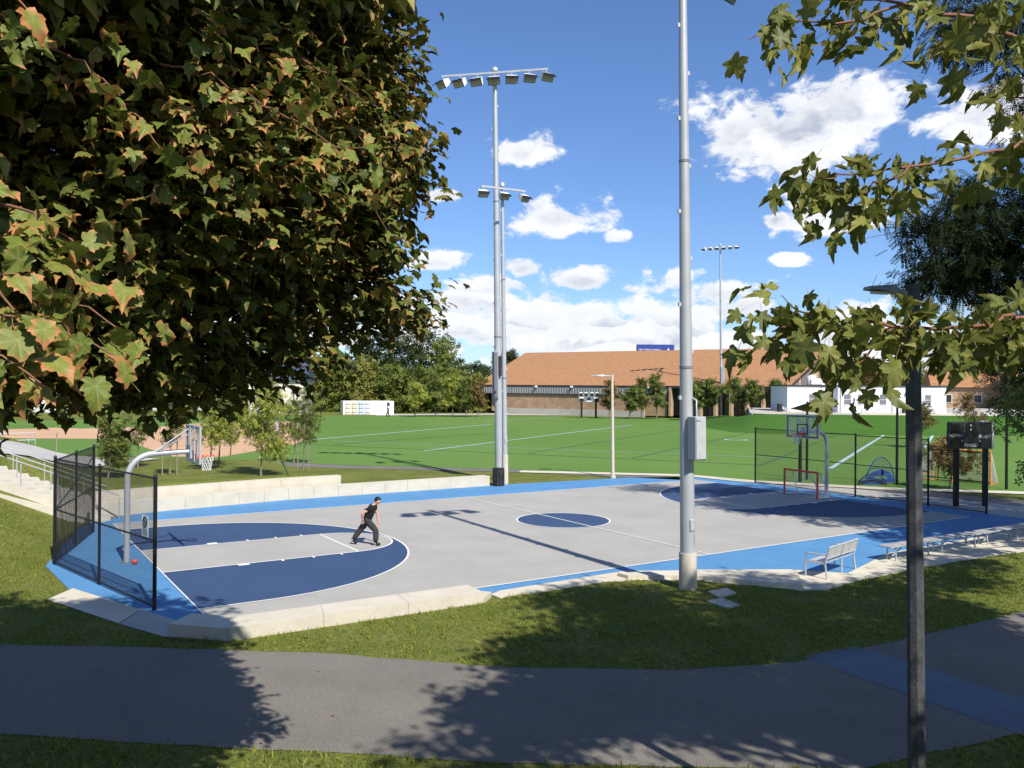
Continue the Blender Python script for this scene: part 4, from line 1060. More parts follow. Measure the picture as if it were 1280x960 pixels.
# black posts beyond the right fence
for px, yb, yt, lb in ((1008.5,599,502,'tall black netting post behind the right basketball hoop'), (1121,606,491,'tall black netting post beside the blue pop up net'), (1265,612,520,'tall black netting post at the right edge behind the leaves')):
    pass
NP = [((35.999, 12.487, 0.000), 4.476, 'tall black netting post behind the right basketball hoop'), ((38.433, 8.447, 0.000), 5.034, 'tall black netting post beside the blue pop up net'),
      ((41.606, 4.212, 0.000), 4.240, 'tall black netting post right of the near scoreboard'), ((42.620, 110.629, 0.000), 4.498, 'thin dark post before the container doors'), ((34.624, 11.880, 0.000), 2.786, 'short black post behind the right hoop'),
      ((38.678, 112.175, 0.000), 4.087, 'thin dark post left of the shipping container')]
for i, (p, h, lb) in enumerate(NP):
    t = thing('netting_post', p, lb, 'post', 'black posts round the playing field')
    r = 0.075 if h < 8 and i < 3 else 0.10
    MB().tube([(0, 0, 0), (0, 0, h)], [r, r * .85], 10).build('shaft', M['black'], t)
    MB().tube([(0, 0, h), (0, 0, h + 0.06)], [r, 0.01], 10).build('cap', M['black'], t)

# ------------------------------------------------------------------ scoreboards
def scoreboard_near():
    a = Vector((32.857, 1.963, 0.000)); c = Vector((33.420, 0.793, 0.000)); X = (c - a); dist = X.length; ang = math.atan2(X.y, X.x)
    ang = -0.574 + 0.12
    t = thing('scoreboard', (a.x, a.y, 0), 'black scoreboard lettered HOME PERIOD GUEST on two posts behind the right fence', 'scoreboard', rz=ang)
    s = 0.0355
    x0, x1 = -0.47, 1.55; z0, z1 = 2.62, 3.82
    mb = M['board'] = mat('scoreboard_black', (0.025, 0.027, 0.030), 0.55, 0.2, 4.0)
    for x in (0.0, 1.42): MB().box((x, 0.12, 1.35), (0.20, 0.16, 2.8)).build('post', M['black'], t)
    MB().box((1.60, 0.22, 0.3), (0.10, 0.10, 0.6)).build('cable_box', M['galv'], t)
    b = MB().box(((x0 + x1) / 2, 0, (z0 + z1) / 2), (x1 - x0, 0.22, z1 - z0)).build('panel', mb, t)
    MB().box((x1 + 0.05, 0.0, (z0 + z1) / 2), (0.10, 0.28, z1 - z0 + 0.02)).build('end_casing', M['alu'], t)
    MB().box((1.25, 0, z1 + 0.03), (0.3, 0.2, 0.06)).build('antenna_box', M['white'], t)
    dk = mat('display_window', (0.006, 0.006, 0.007), 0.25, 0.1, spec=0.6)
    for cx, cz, w, h in ((-0.20, 3.52, 0.42, 0.42), (-0.20, 2.85, 0.42, 0.38), (0.39, 3.55, 0.24, 0.42), (0.70, 3.55, 0.24, 0.42), (0.54, 3.10, 0.26, 0.36), (1.25, 3.52, 0.42, 0.42), (1.25, 2.85, 0.42, 0.38)):
        MB().box((cx, -0.113, cz), (w, 0.01, h)).build('display_window', dk, b)
    MB().box((0.24, -0.113, 3.3), (0.012, 0.008, 0.95)).build('divider', M['galv_dark'], b)
    RX = Matrix.Rotation(math.pi / 2, 4, 'X')
    for s_, x, z in (('HOME', -0.22, 3.21), ('GUEST', 1.22, 3.17), ('PERIOD', 0.56, 2.77)):
        text_mesh(s_, 0.20 if s_ != 'PERIOD' else 0.19, M['white'], 'lettering', b, Matrix.Translation((x, -0.118, z)) @ RX)
    for x, z in ((0.54, 3.68), (0.54, 3.48), (0.12, 3.22), (0.12, 2.98), (0.98, 3.20), (0.98, 2.96)):
        MB().box((x, -0.115, z), (0.055, 0.01, 0.055)).build('indicator', M['white'], b)
scoreboard_near()
def scoreboard_far():
    a = Vector((82.987, 92.629, 0.618)); s = 141 / 1044
    t = thing('scoreboard', (a.x, a.y, 0), 'small grey and white scoreboard on two dark posts before the distant brick wall', 'scoreboard', rz=-0.574)
    for x in (-9 * s, 9 * s): MB().box((x, 0.25, 2.2), (0.32, 0.3, 4.4)).build('post', M['black'], t)
    z0 = 2.35
    b = MB().box((0, 0, 3.55), (3.5, 0.3, 1.75)).build('panel', M['galv_dark'], t)
    for x in (-1.35, -0.5, 0.5, 1.35): MB().box((x, -0.16, 4.28), (0.55, 0.04, 0.16)).build('caption_strip', M['white'], b)
    for x in (-1.35, -0.5, 0.5, 1.35): MB().box((x, -0.16, 3.93), (0.5, 0.04, 0.46)).build('display_window', M['black'], b)
    for x in (-1.25, 1.25):
        MB().box((x, -0.16, 3.42), (0.8, 0.04, 0.20)).build('caption_strip', M['white'], b)
        MB().box((x, -0.16, 3.02), (0.7, 0.04, 0.5)).build('display_window', M['black'], b)
    MB().box((0, -0.16, 3.25), (0.6, 0.04, 0.4)).build('display_window', M['black'], b)
    MB().box((0, -0.16, 2.84), (0.8, 0.04, 0.18)).build('caption_strip', M['white'], b)
scoreboard_far()

# ------------------------------------------------------------------ goals and nets
def wire_net(P, Q, Rr, S, nu, nv, r=0.004, sag=0.0):
    """net between the edge P-Q (top) and S-R (bottom)"""
    P, Q, Rr, S = map(Vector, (P, Q, Rr, S)); b = MB()
    pt = lambda u, v: (P.lerp(Q, u)).lerp(S.lerp(Rr, u), v) + Vector((0, 0, -sag * math.sin(math.pi * v)))
    for i in range(nu + 1): b.tube([pt(i / nu, k / 5) for k in range(6)], r, 3, cap=False)
    for k in range(1, nv): b.tube([pt(i / 5, k / nv) for i in range(6)], r, 3, cap=False)
    return b
def hockey_goal():
    a = Vector((29.512, 8.804, 0.000)); c = Vector((29.308, 6.730, 0.000)); X = (c - a); w = X.length; ang = math.atan2(X.y, X.x)
    t = thing('hockey_goal', (a.x, a.y, 0.03), 'red and white hockey goal below the right basketball hoop', 'goal', rz=ang)
    # local x along the goal line, local y back towards the fence (away from the court)
    h = 1.24; d = 1.0
    for x in (0, w): MB().tube([(x, 0, 0), (x, 0, h - 0.02)], 0.048, 10).build('goal_post', M['red'], t)
    MB().tube([(-0.03, 0, h), (w + 0.03, 0, h)], 0.048, 10).build('crossbar', M['red'], t)
    bs = [(0, 0.05, 0.03), (0.0, d * .8, 0.03), (0.15, d, 0.03), (w - 0.15, d, 0.03), (w, d * .8, 0.03), (w, 0.05, 0.03)]
    MB().tube(bs, 0.035, 8).build('base_frame', M['white'], t)
    MB().box((w - 0.02, d * .5, 0.08), (0.06, d * .75, 0.14)).build('base_pad', M['white'], t)
    for x, dx in ((0, 0.12), (w, -0.12)): MB().tube([(x + dx * .4, 0.03, h - 0.02), (x + dx, 0.38, h - 0.06), (x + dx * .6, d * .85, 0.05)], 0.022, 8).build('back_frame', M['white'], t)
    MB().tube([(w * .58, d * .35, h - 0.08), (w * .72, d * .96, 0.05)], 0.03, 8).build('centre_strut', M['white'], t)
    n = wire_net((0.05, 0.35, h - 0.05), (w - 0.05, 0.35, h - 0.05), (w - 0.1, d, 0.04), (0.1, d, 0.04), 24, 16, 0.0035)
    for s in (0, w):
        dx = 0.05 if s == 0 else -0.05
        q = wire_net((s, 0.02, h - 0.03), (s + dx, 0.35, h - 0.05), (s + dx * 2, d * .9, 0.04), (s, 0.04, 0.04), 9, 16, 0.0035); n.add(q.v, q.f)
    q = wire_net((0, 0.02, h - 0.01), (w, 0.02, h - 0.01), (w, 0.35, h - 0.05), (0, 0.35, h - 0.05), 24, 5, 0.0035); n.add(q.v, q.f)
    n.build('net', M['net'], t, kind='stuff')
hockey_goal()

M['blue_fabric'] = mat('blue_fabric', (0.03, 0.085, 0.32), 0.8, 0.3, 4.0)
M['dark_fabric'] = mat('dark_fabric', (0.03, 0.033, 0.045), 0.85, 0.3, 4.0)
M['blue_net'] = mat('blue_net_cord', (0.06, 0.13, 0.36), 0.9)
def popup(loc, rz, w, h, label, fab, netm, lean=0.5):
    t = thing('pop_up_goal', loc, label, 'pop up net', 'pop up nets at the field edge', rz)
    arc = [(w / 2 * math.cos(math.pi * k / 20), -lean * math.sin(math.pi * k / 20) * 0 + 0.0, h * math.sin(math.pi * k / 20)) for k in range(21)]
    arc2 = [(w / 2 * math.cos(math.pi * k / 20), lean * math.sin(math.pi * k / 20), h * 0.55 * math.sin(math.pi * k / 20)) for k in range(21)]
    MB().tube(arc, 0.025, 6).build('hoop', fab, t); MB().tube([(x, y + 0.02, z) for x, y, z in arc2], 0.025, 6).build('rear_hoop', fab, t)
    b = MB()
    for k in range(1, 20): b.tube([arc[k], tuple((Vector(arc[k]) + Vector(arc2[k])) / 2 + Vector((0, .05, 0))), arc2[k]], 0.006, 3, cap=False)
    for j in (0.3, 0.6): b.tube([tuple(Vector(arc[k]).lerp(Vector(arc2[k]), j)) for k in range(21)], 0.006, 3, cap=False)
    for k in range(1, 12):
        x = -w / 2 + w * k / 12; zz = h * math.sqrt(max(0, 1 - (2 * x / w) ** 2)); b.tube([(x, 0.01, 0), (x, 0.01, zz)], 0.005, 3, cap=False)
    for k in range(1, 7):
        z = h * k / 7; xx = w / 2 * math.sqrt(max(0, 1 - (z / h) ** 2)); b.tube([(-xx, 0.01, z), (xx, 0.01, z)], 0.005, 3, cap=False)
    b.build('net', netm, t, kind='stuff')
    # fabric skirt round the foot of the arch
    s = MB(); vs = []
    for k in range(21):
        w_ = math.pi * k / 20; f = 0.50 + 0.12 * math.sin(3 * w_)
        vs += [(w / 2 * math.cos(w_) * 1.0, 0.03, h * math.sin(w_) * 0.52), (w / 2 * math.cos(w_) * 0.72, 0.05, h * math.sin(w_) * 0.30)]
    s.add(vs, [(2 * k, 2 * k + 2, 2 * k + 3, 2 * k + 1) for k in range(20)] ); s.build('fabric_band', fab, t)
    MB().box((0, 0.12, 0.12), (w * 0.82, 0.1, 0.24)).build('fabric_skirt', M['blue_fabric'], t)
    return t
popup((38.352, 9.361, 0.000), -0.45, 1.65, 1.45, 'tall blue rounded pop up net on the field beyond the right fence', M['blue_fabric'], M['blue_net'])
popup((37.067, 8.997, 0.000), -0.60, 1.50, 0.62, 'low dark blue pop up net in front of a taller blue one', M['dark_fabric'], M['blue_net'])
def field_goal(p, q, depth, h, post, label, cloth):
    a = Vector(p); c = Vector(q); X = (c - a); w = X.length; ang = math.atan2(X.y, X.x)
    t = thing('field_goal', (a.x, a.y, 0.02), label, 'goal', 'goals on the turf beyond the scoreboard', ang)
    for x in (0, w): MB().tube([(x, 0, 0), (x, 0, h)], 0.045, 10).build('goal_post', post, t)
    MB().tube([(0, 0, h), (w, 0, h)], 0.045, 10).build('crossbar', post, t)
    MB().tube([(0, 0, 0.03), (0, depth, 0.03), (w, depth, 0.03), (w, 0, 0.03)], 0.03, 8).build('base_frame', post, t)
    n = wire_net((0, 0.02, h), (w, 0.02, h), (w, depth, 0.04), (0, depth, 0.04), 22, 18, 0.012)
    for s in (0, w): qn = wire_net((s, 0.02, h), (s, 0.1, h), (s, depth, 0.04), (s, 0.04, 0.04), 8, 14, 0.012); n.add(qn.v, qn.f)
    n.build('net', cloth, t, kind='stuff')
M['orange'] = mat('orange_goal_paint', (0.70, 0.20, 0.05), 0.5)
M['net_grey'] = mat('pale_net_cord', (0.52, 0.50, 0.48), 0.9)
field_goal((42.372, 7.569, 0.000), (42.730, 5.620, 0.000), 1.3, 1.85, M['orange'], 'white netted goal behind the near scoreboard posts', M['net_grey'])
field_goal((42.478, 8.427, 0.000), (45.228, 10.374, 0.000), 1.0, 1.9, M['orange'], 'orange goal standing left of the near scoreboard', M['net_grey'])

# ------------------------------------------------------------------ benches
def park_bench():
    bl = Vector((15.359, -4.100, 0.000)); br = Vector((18.062, -3.496, 0.000)); fl_ = Vector((15.452, -3.532, 0.000))
    X = (br - bl); w = X.length; ang = math.atan2(X.y, X.x)
    w = 2.0
    t = thing('park_bench', (bl.x, bl.y, 0.012), 'silver metal bench with a slatted back facing the court', 'bench', rz=ang)
    d = 0.62
    for x in (0.04, w - 0.04):
        MB().tube([(x, 0.0, 0), (x, 0.06, 0.42), (x, -0.06, 0.88)], 0.026, 8).build('rear_leg', M['alu'], t)
        MB().tube([(x, d, 0), (x, d, 0.64), (x, d - 0.05, 0.66), (x, -0.02, 0.66)], 0.024, 8).build('arm_frame', M['alu'], t)
        MB().tube([(x, 0.05, 0.41), (x, d, 0.41)], 0.02, 8).build('seat_bracket', M['alu'], t)
    MB().tube([(w * .62, 0.1, 0.0), (w * .62, 0.1, 0.41)], 0.022, 8).build('middle_leg', M['alu'], t)
    for k in range(6): MB().box((w / 2, 0.10 + 0.085 * k, 0.438), (w - 0.05, 0.066, 0.024)).build('seat_slat', M['alu'], t)
    MB().tube([(0.04, -0.06, 0.88), (w - 0.04, -0.06, 0.88)], 0.026, 8).build('top_rail', M['alu'], t)
    MB().tube([(0.04, 0.02, 0.56), (w - 0.04, 0.02, 0.56)], 0.022, 8).build('lower_rail', M['alu'], t)
    for k in range(4):
        x0 = 0.07 + (w - 0.14) * k / 4
        MB().box((x0 + (w - 0.14) / 8, -0.022, 0.72), ((w - 0.14) / 4 - 0.03, 0.02, 0.27), M=Matrix.Rotation(0.25, 3, 'X')).build('back_panel', M['alu'], t)
park_bench()
M['plank'] = mat('darkened_aluminium_plank', (0.34, 0.335, 0.33), 0.6, 0.3, 2.5, metal=0.1)  # aluminium colour darkened for the shade on the sideline benches
def player_bench(p, q, label):
    a = Vector(p); c = Vector(q); X = (c - a); w = X.length; ang = math.atan2(X.y, X.x)
    t = thing('player_bench', (a.x, a.y, 0.012), label, 'bench', 'backless benches along the near sideline', ang)
    h = 0.44
    for k in range(2): MB().box((w / 2, -0.12 + 0.24 * k, h), (w, 0.225, 0.035), bev=0.006).build('seat_plank', M['plank'], t)
    for x in (0.35, w - 0.35):
        for s in (-1, 1): MB().tube([(x, s * 0.16, 0), (x, s * 0.13, h - 0.02)], 0.026, 8).build('leg', M['galv'], t)
        MB().tube([(x, -0.2, h - 0.04), (x, 0.2, h - 0.04)], 0.024, 8).build('cross_bearer', M['galv'], t)
        sx = 1 if x < w / 2 else -1
        MB().tube([(x, 0, 0.1), (x + sx * 0.62, 0, h - 0.04)], 0.02, 8).build('diagonal_brace', M['galv'], t)
        MB().tube([(x, -0.16, 0.1), (x, 0.16, 0.1)], 0.018, 8).build('tie', M['galv'], t)
BY = [(19.0, -3.45), (21.45, -3.50), (24.1, -3.55), (26.75, -3.60), (29.4, -3.65)]
for i, lb in enumerate(('long backless aluminium bench nearest the silver bench', 'second backless aluminium bench just right of the dark lamp pole', 'third backless aluminium bench between lamp pole and picture edge', 'backless aluminium bench farthest right along the sideline')):
    p, q = BY[i], BY[i + 1]; player_bench((p[0] + 0.03, p[1]), (q[0] - 0.03, q[1]), lb)

# small frame / railing on the upper walk, far left
def rail_frame():
    a = Vector((-2.465, 58.964, 0.000)); c = Vector((-0.156, 58.746, 0.000))
    X = (c - a); w = X.length; ang = math.atan2(X.y, X.x)
    t = thing('barrier_rail', (a.x, a.y, a.z), 'pale grey barrier rail at the far left beside the upper walk', 'railing', rz=ang)
    for k in range(2): MB().tube([(-3, 0, 0.65 + 0.55 * k), (w, 0, 0.65 + 0.55 * k)], 0.04, 8).build('rail', M['galv'], t)
    for x in (-3, -1.5, 0.0, w * .8, w): MB().tube([(x, 0, -0.1), (x, 0, 1.2)], 0.035, 8).build('post', M['galv'], t)
rail_frame()

# ------------------------------------------------------------------ people
M['skin'] = mat('skin', (0.52, 0.30, 0.20), 0.6, 0.1, 20.0)
M['hair'] = mat('black_hair', (0.012, 0.010, 0.009), 0.45, 0.2, 40.0)
M['tee'] = mat('black_cotton', (0.014, 0.014, 0.016), 0.9, 0.3, 14.0)
M['trouser'] = mat('charcoal_trousers', (0.040, 0.040, 0.043), 0.9, 0.35, 12.0)
M['shoe'] = mat('black_shoe', (0.015, 0.015, 0.016), 0.6)
M['sole'] = mat('white_sole', (0.6, 0.6, 0.58), 0.7)
def person(loc, rz, J, label, head_turn=0.0):
    """J: joints in metres, local x = the way the person faces, y = to the person's left, z up"""
    t = thing('person', loc, label, 'person', None, rz)
    V = lambda k: Vector(J[k])
    verts = []; edges = []; rad = []
    def add(p, r, par=None):
        verts.append(tuple(p)); rad.append(r); i = len(verts) - 1
        if par is not None: edges.append((par, i))
        return i
    pel = add(V('pelvis'), (0.15, 0.105))
    wst = add(V('pelvis').lerp(V('chest'), 0.45), (0.135, 0.095), pel)
    ch = add(V('chest'), (0.155, 0.105), wst)
    nb = add(V('neck'), 0.058, ch)
    nt = add(V('neck').lerp(V('head'), 0.5), 0.052, nb)
    hdir = (V('head') - V('neck')).normalized()
    h0 = add(V('head') - hdir * 0.03, (0.072, 0.080), nt)
    h1 = add(V('head') + hdir * 0.055, (0.080, 0.092), h0)
    add(V('head') + hdir * 0.115, (0.055, 0.062), h1)
    for s in ('l', 'r'):
        sh = add(V('sh_' + s), 0.060, ch); e = add(V('el_' + s), 0.040, sh)
        w = add(V('wr_' + s), 0.028, e); d = (V('wr_' + s) - V('el_' + s)).normalized()
        pl = add(V('wr_' + s) + d * 0.075, (0.036, 0.020), w)
        side = Vector(J.get('palm_' + s, (0, 1, 0)))
        side = (side - d * side.dot(d)).normalized(); nrm = d.cross(side)
        for k, ln in enumerate((0.072, 0.082, 0.077, 0.060)):
            b0 = verts[pl]; off = side * (-0.030 + 0.020 * k)
            k1 = add(Vector(b0) + d * 0.03 + off, 0.0095, pl)
            k2 = add(Vector(b0) + d * (0.03 + ln * 0.5) + off * 1.15 + nrm * 0.012, 0.0085, k1)
            add(Vector(b0) + d * (0.03 + ln * 0.85) + off * 1.15 + nrm * 0.036, 0.0075, k2)
        b0 = Vector(verts[pl]) - d * 0.03
        k1 = add(b0 - side * 0.045 + d * 0.02, 0.011, pl); add(b0 - side * 0.060 + d * 0.06 + nrm * 0.01, 0.0085, k1)
        hp = add(V('hip_' + s), 0.095, pel); kn = add(V('kn_' + s), 0.062, hp); add(V('an_' + s).lerp(V('kn_' + s), 0.1), 0.040, kn)
    rad = [tuple(1.12 * k for k in r) if isinstance(r, tuple) else r * 1.12 for r in rad]
    body = link('body', skin_mesh(verts, edges, rad, M['skin'], 0, 2), t)
    # face
    fx = Vector(J.get('look', (1, 0, -0.2))).normalized(); fy = Vector((0, 0, 1)).cross(fx).normalized(); fz = fx.cross(fy)
    hc = V('head') + hdir * 0.03
    fm_ = MB()
    for s in (-1, 1): fm_.box(hc + fx * 0.079 + fy * s * 0.032 + fz * 0.012, (0.012, 0.026, 0.012), M=Matrix((fx, fy, fz)).transposed())
    fm_.build('eye', M['hair'], t)
    nose = MB(); nose.add([hc + fx * 0.078 + fz * 0.015, hc + fx * 0.078 - fz * 0.03 + fy * 0.016, hc + fx * 0.078 - fz * 0.03 - fy * 0.016, hc + fx * 0.108 - fz * 0.026], [(0, 1, 3), (0, 3, 2), (1, 2, 3)])
    nose.build('nose', M['skin'], t)
    MB().box(hc + fx * 0.074 - fz * 0.055, (0.012, 0.045, 0.010), M=Matrix((fx, fy, fz)).transposed()).build('mouth', mat('lip', (0.38, 0.15, 0.12), 0.6), t)
    for s in (-1, 1): MB().box(hc + fy * s * 0.079 - fz * 0.005, (0.04, 0.018, 0.058), M=Matrix((fx, fy, fz)).transposed(), bev=0.008).build('ear', M['skin'], t)
    # hair cap, thick on top and hanging at the back
    bm = bmesh.new(); bmesh.ops.create_uvsphere(bm, u_segments=22, v_segments=16, radius=1.0)
    kill = [v for v in bm.verts if (v.co.x > 0.30 and v.co.z < 0.30 - 0.10 * math.sin(9 * v.co.y)) or v.co.z < -0.62 or (v.co.x > 0.0 and v.co.z < -0.05)]
    bmesh.ops.delete(bm, geom=kill, context='VERTS')
    for v in bm.verts:
        k = 1 + 0.05 * math.sin(17 * v.co.x + 5 * v.co.y) * math.cos(13 * v.co.y + 7 * v.co.z)
        v.co = hc - fx * 0.012 + fz * 0.028 + k * (fx * v.co.x * 0.112 + fy * v.co.y * 0.096 + fz * v.co.z * 0.118)
    hm = bpy.data.meshes.new('hair'); bm.to_mesh(hm); bm.free(); hm.materials.append(M['hair'])
    for p in hm.polygons: p.use_smooth = True
    ho = link('hair', hm, t); so = ho.modifiers.new('thickness', 'SOLIDIFY'); so.thickness = 0.014; so.offset = -1
    # T-shirt
    up = (V('chest') - V('pelvis')).normalized()
    tv = [V('pelvis') - up * 0.09, V('pelvis').lerp(V('chest'), 0.5), V('chest'), V('chest').lerp(V('neck'), 0.85)]
    tr_ = [(0.225, 0.175), (0.205, 0.155), (0.225, 0.165), (0.125, 0.11)]; te = [(0, 1), (1, 2), (2, 3)]
    for s in ('l', 'r'):
        i = len(tv); tv += [V('sh_' + s), V('sh_' + s).lerp(V('el_' + s), 0.55)]; tr_ += [0.125, 0.096]; te += [(2, i), (i, i + 1)]
    link('t_shirt', skin_mesh([tuple(p) for p in tv], te, tr_, M['tee'], 2, 2), t)
    # trousers
    tv = [V('pelvis') + up * 0.12, V('pelvis')]; tr_ = [(0.20, 0.150), (0.205, 0.155)]; te = [(0, 1)]
    for s in ('l', 'r'):
        i = len(tv)
        tv += [V('hip_' + s), V('hip_' + s).lerp(V('kn_' + s), 0.5), V('kn_' + s), V('kn_' + s).lerp(V('an_' + s), 0.55), V('an_' + s) + (V('kn_' + s) - V('an_' + s)).normalized() * 0.0]
        tr_ += [0.140, 0.122, 0.102, 0.096, 0.098]; te += [(1, i), (i, i + 1), (i + 1, i + 2), (i + 2, i + 3), (i + 3, i + 4)]
    link('trousers', skin_mesh([tuple(p) for p in tv], te, tr_, M['trouser'], 1, 2), t)
    for s in ('l', 'r'):
        an, toe = V('an_' + s), V('toe_' + s); d = (toe - an); d.z = 0; d.normalize()
        heel = Vector((an.x, an.y, an.z - 0.055)) - d * 0.03
        sh = link('shoe', skin_mesh([tuple(heel), tuple(heel.lerp(toe, 0.5) + Vector((0, 0, 0.015))), tuple(toe), tuple(an)], [(0, 1), (1, 2), (0, 3)], [(0.072, 0.064), (0.072, 0.062), (0.064, 0.050), 0.074], M['shoe'], 0, 1), t)
        MB().tube([heel - Vector((0, 0, 0.038)) - d * 0.03, heel.lerp(toe, 0.5) - Vector((0, 0, 0.032)), toe - Vector((0, 0, 0.026)) + d * 0.03], [0.032, 0.036, 0.026], 8, flat=0.35).build('sole', M['sole'], sh)
    return t
pc = Vector((6.503, 6.908, 0.000))
person((pc.x, pc.y, 0.028), -0.574, dict(pelvis=(-0.03, 0, 0.84), chest=(0.10, 0, 1.16), neck=(0.185, 0, 1.315), head=(0.29, 0, 1.42),
    sh_l=(0.16, 0.17, 1.25), sh_r=(0.10, -0.18, 1.24), el_l=(0.25, 0.23, 0.99), wr_l=(0.30, 0.20, 0.76), el_r=(-0.16, -0.27, 1.06), wr_r=(-0.15, -0.19, 0.88),
    hip_l=(-0.02, 0.09, 0.80), hip_r=(-0.02, -0.09, 0.80), kn_r=(0.28, -0.12, 0.49), an_r=(0.27, -0.12, 0.10), toe_r=(0.45, -0.13, 0.035),
    kn_l=(-0.28, 0.10, 0.47), an_l=(-0.50, 0.10, 0.16), toe_l=(-0.36, 0.10, 0.035), look=(1, -0.15, -0.35), palm_l=(1, 0, 0), palm_r=(1, 0, 0)),
    'person in black T-shirt and charcoal trousers lunging forward across the key')
fpz = Vector((53.288, 108.296, 0.000))
person((fpz.x, fpz.y, 0.02), 2.2, dict(pelvis=(0, 0, 0.95), chest=(0.02, 0, 1.28), neck=(0.03, 0, 1.47), head=(0.06, 0, 1.60),
    sh_l=(0.03, 0.18, 1.40), sh_r=(0.03, -0.18, 1.40), el_l=(-0.08, 0.24, 1.13), wr_l=(0.02, 0.24, 0.90), el_r=(0.10, -0.24, 1.13), wr_r=(0.24, -0.20, 0.95),
    hip_l=(0, 0.09, 0.90), hip_r=(0, -0.09, 0.90), kn_l=(0.18, 0.10, 0.50), an_l=(0.14, 0.10, 0.09), toe_l=(0.31, 0.10, 0.035), kn_r=(-0.05, -0.10, 0.48), an_r=(-0.26, -0.10, 0.14), toe_r=(-0.12, -0.10, 0.035)),
    'distant person in dark clothes walking in front of the shipping container')

# ------------------------------------------------------------------ leaves
def maple_leaf(full=True, curl=0.0, pointed=False):
    """lobed leaf, stalk end at the origin, tip towards +y, length 1"""
    if full:
        half = [(0.0, 0.02), (0.12, -0.05), (0.30, -0.07), (0.47, -0.02), (0.43, 0.08), (0.40, 0.16), (0.52, 0.22), (0.63, 0.37), (0.51, 0.42), (0.46, 0.53), (0.38, 0.55), (0.32, 0.58), (0.34, 0.71), (0.22, 0.76), (0.12, 0.84), (0.0, 1.0)]
        if pointed:
            half = [(0.0, 0.0), (0.10, -0.04), (0.28, -0.10), (0.44, -0.06), (0.38, 0.05), (0.31, 0.15), (0.44, 0.20), (0.54, 0.26), (0.65, 0.42), (0.53, 0.45), (0.48, 0.56), (0.36, 0.52), (0.27, 0.52), (0.28, 0.66), (0.30, 0.78), (0.17, 0.80), (0.09, 0.93), (0.0, 1.08)]
    else:
        half = [(0.0, 0.0), (0.44, -0.06), (0.38, 0.15), (0.62, 0.38), (0.34, 0.55), (0.28, 0.76), (0.0, 1.02)] if not pointed else [(0.0, 0.0), (0.44, -0.08), (0.27, 0.14), (0.66, 0.42), (0.24, 0.46), (0.22, 0.78), (0.0, 1.1)]
    c = (0.0, 0.30)
    pts = half + [(-x, y) for x, y in reversed(half[1:-1])]
    v = [(0.0, 0.30)] + pts
    out = []; edge = []
    for x, y in v:
        r = math.hypot(x, y - 0.30)
        z = -0.34 * r * r + (0.10 + 0.5 * curl) * abs(x) - curl * (r ** 2) * 0.5 + curl * 0.25 * math.sin(7 * x + 4 * y) * r
        out.append((x, y, z)); edge.append(min(1.0, r / 0.62))
    n = len(pts); m_ = len(half)
    tips = ((2, 3), (7,), (12,)) if full and not pointed else (((3,), (8,), (14,)) if full else ((1,), (3,), (5,)))
    if full and not pointed: tips = ((3,), (7,), (12,))
    tipset = {0, m_} | {1 + k[0] for k in tips} | {1 + n - k[0] for k in tips}
    vein = np.array([1.0 if i in tipset else 0.0 for i in range(n + 1)])
    out = [(x, y, z + (0.035 if i not in tipset else 0.0)) for i, (x, y, z) in enumerate(out)]
    f = [(0, 1 + i, 1 + (i + 1) % n) for i in range(n)]
    return np.array(out), np.array(f), np.array(edge), vein

def frames(t, nrm):
    t = t / np.linalg.norm(t, axis=1, keepdims=True)
    nrm = nrm - t * np.sum(t * nrm, axis=1, keepdims=True)
    nrm /= np.linalg.norm(nrm, axis=1, keepdims=True) + 1e-9
    x = np.cross(t, nrm)
    return x, t, nrm

def scatter(name, tmpl, pos, t, nrm, size, m, parent=None, rnd=None, kind='stuff', narrow=1.0):
    V, Fc, ed = tmpl[:3]
    ve = tmpl[3] if len(tmpl) > 3 else np.zeros(len(V))
    x, y, z = frames(t, nrm)
    if narrow < 1: x = x * (narrow + (1 - narrow) * NR.random(len(pos)))[:, None]
    s = size[:, None, None]
    P = pos[:, None, :] + s * (V[None, :, 0:1] * x[:, None, :] + V[None, :, 1:2] * y[:, None, :] + V[None, :, 2:3] * z[:, None, :])
    n = len(pos)
    FF = (Fc[None] + (np.arange(n) * len(V))[:, None, None]).reshape(-1, Fc.shape[1])
    rnd = NR.random(n) if rnd is None else rnd
    me = np_mesh(name, P.reshape(-1, 3), FF, m, {'edge': np.tile(ed, n), 'rnd': np.repeat(rnd, len(V)), 'vein': np.tile(ve, n)})
    o = link(name, me, parent, world=bool(parent))
    if kind: o['kind'] = kind
    return o

def sph(n):
    v = NR.normal(size=(n, 3)); return v / np.linalg.norm(v, axis=1, keepdims=True)

def crown_points(lobes, clump=9, spread=0.28, shell=0.55):
    """lobes: (centre, (rx, ry, rz), number of leaves); leaves gather in clumps, mostly towards the outside of each lobe"""
    P = []; O = []
    for c, r, n in lobes:
        k = max(1, n // clump)
        u = sph(k); rad = (shell + (1 - shell) * NR.random(k)) * (0.86 + 0.22 * NR.random(k))
        cc = np.array(c) + u * rad[:, None] * np.array(r)
        q = np.repeat(cc, clump, 0) + NR.normal(size=(k * clump, 3)) * spread * np.array([1, 1, 0.7])
        P.append(q); O.append(np.repeat(u, clump, 0))
    return np.concatenate(P), np.concatenate(O)

def in_view(P, mx=0.0):
    d = (P - np.array(CAM_P)); f = d @ np.array(CAM_F); f = np.maximum(f, 1e-3)
    return (d @ np.array(CAM_F) > 0.3) & (np.abs(d @ np.array(CAM_R)) / f < 0.613 + mx) & (np.abs(d @ np.array(CAM_U)) / f < 0.46 + mx), f

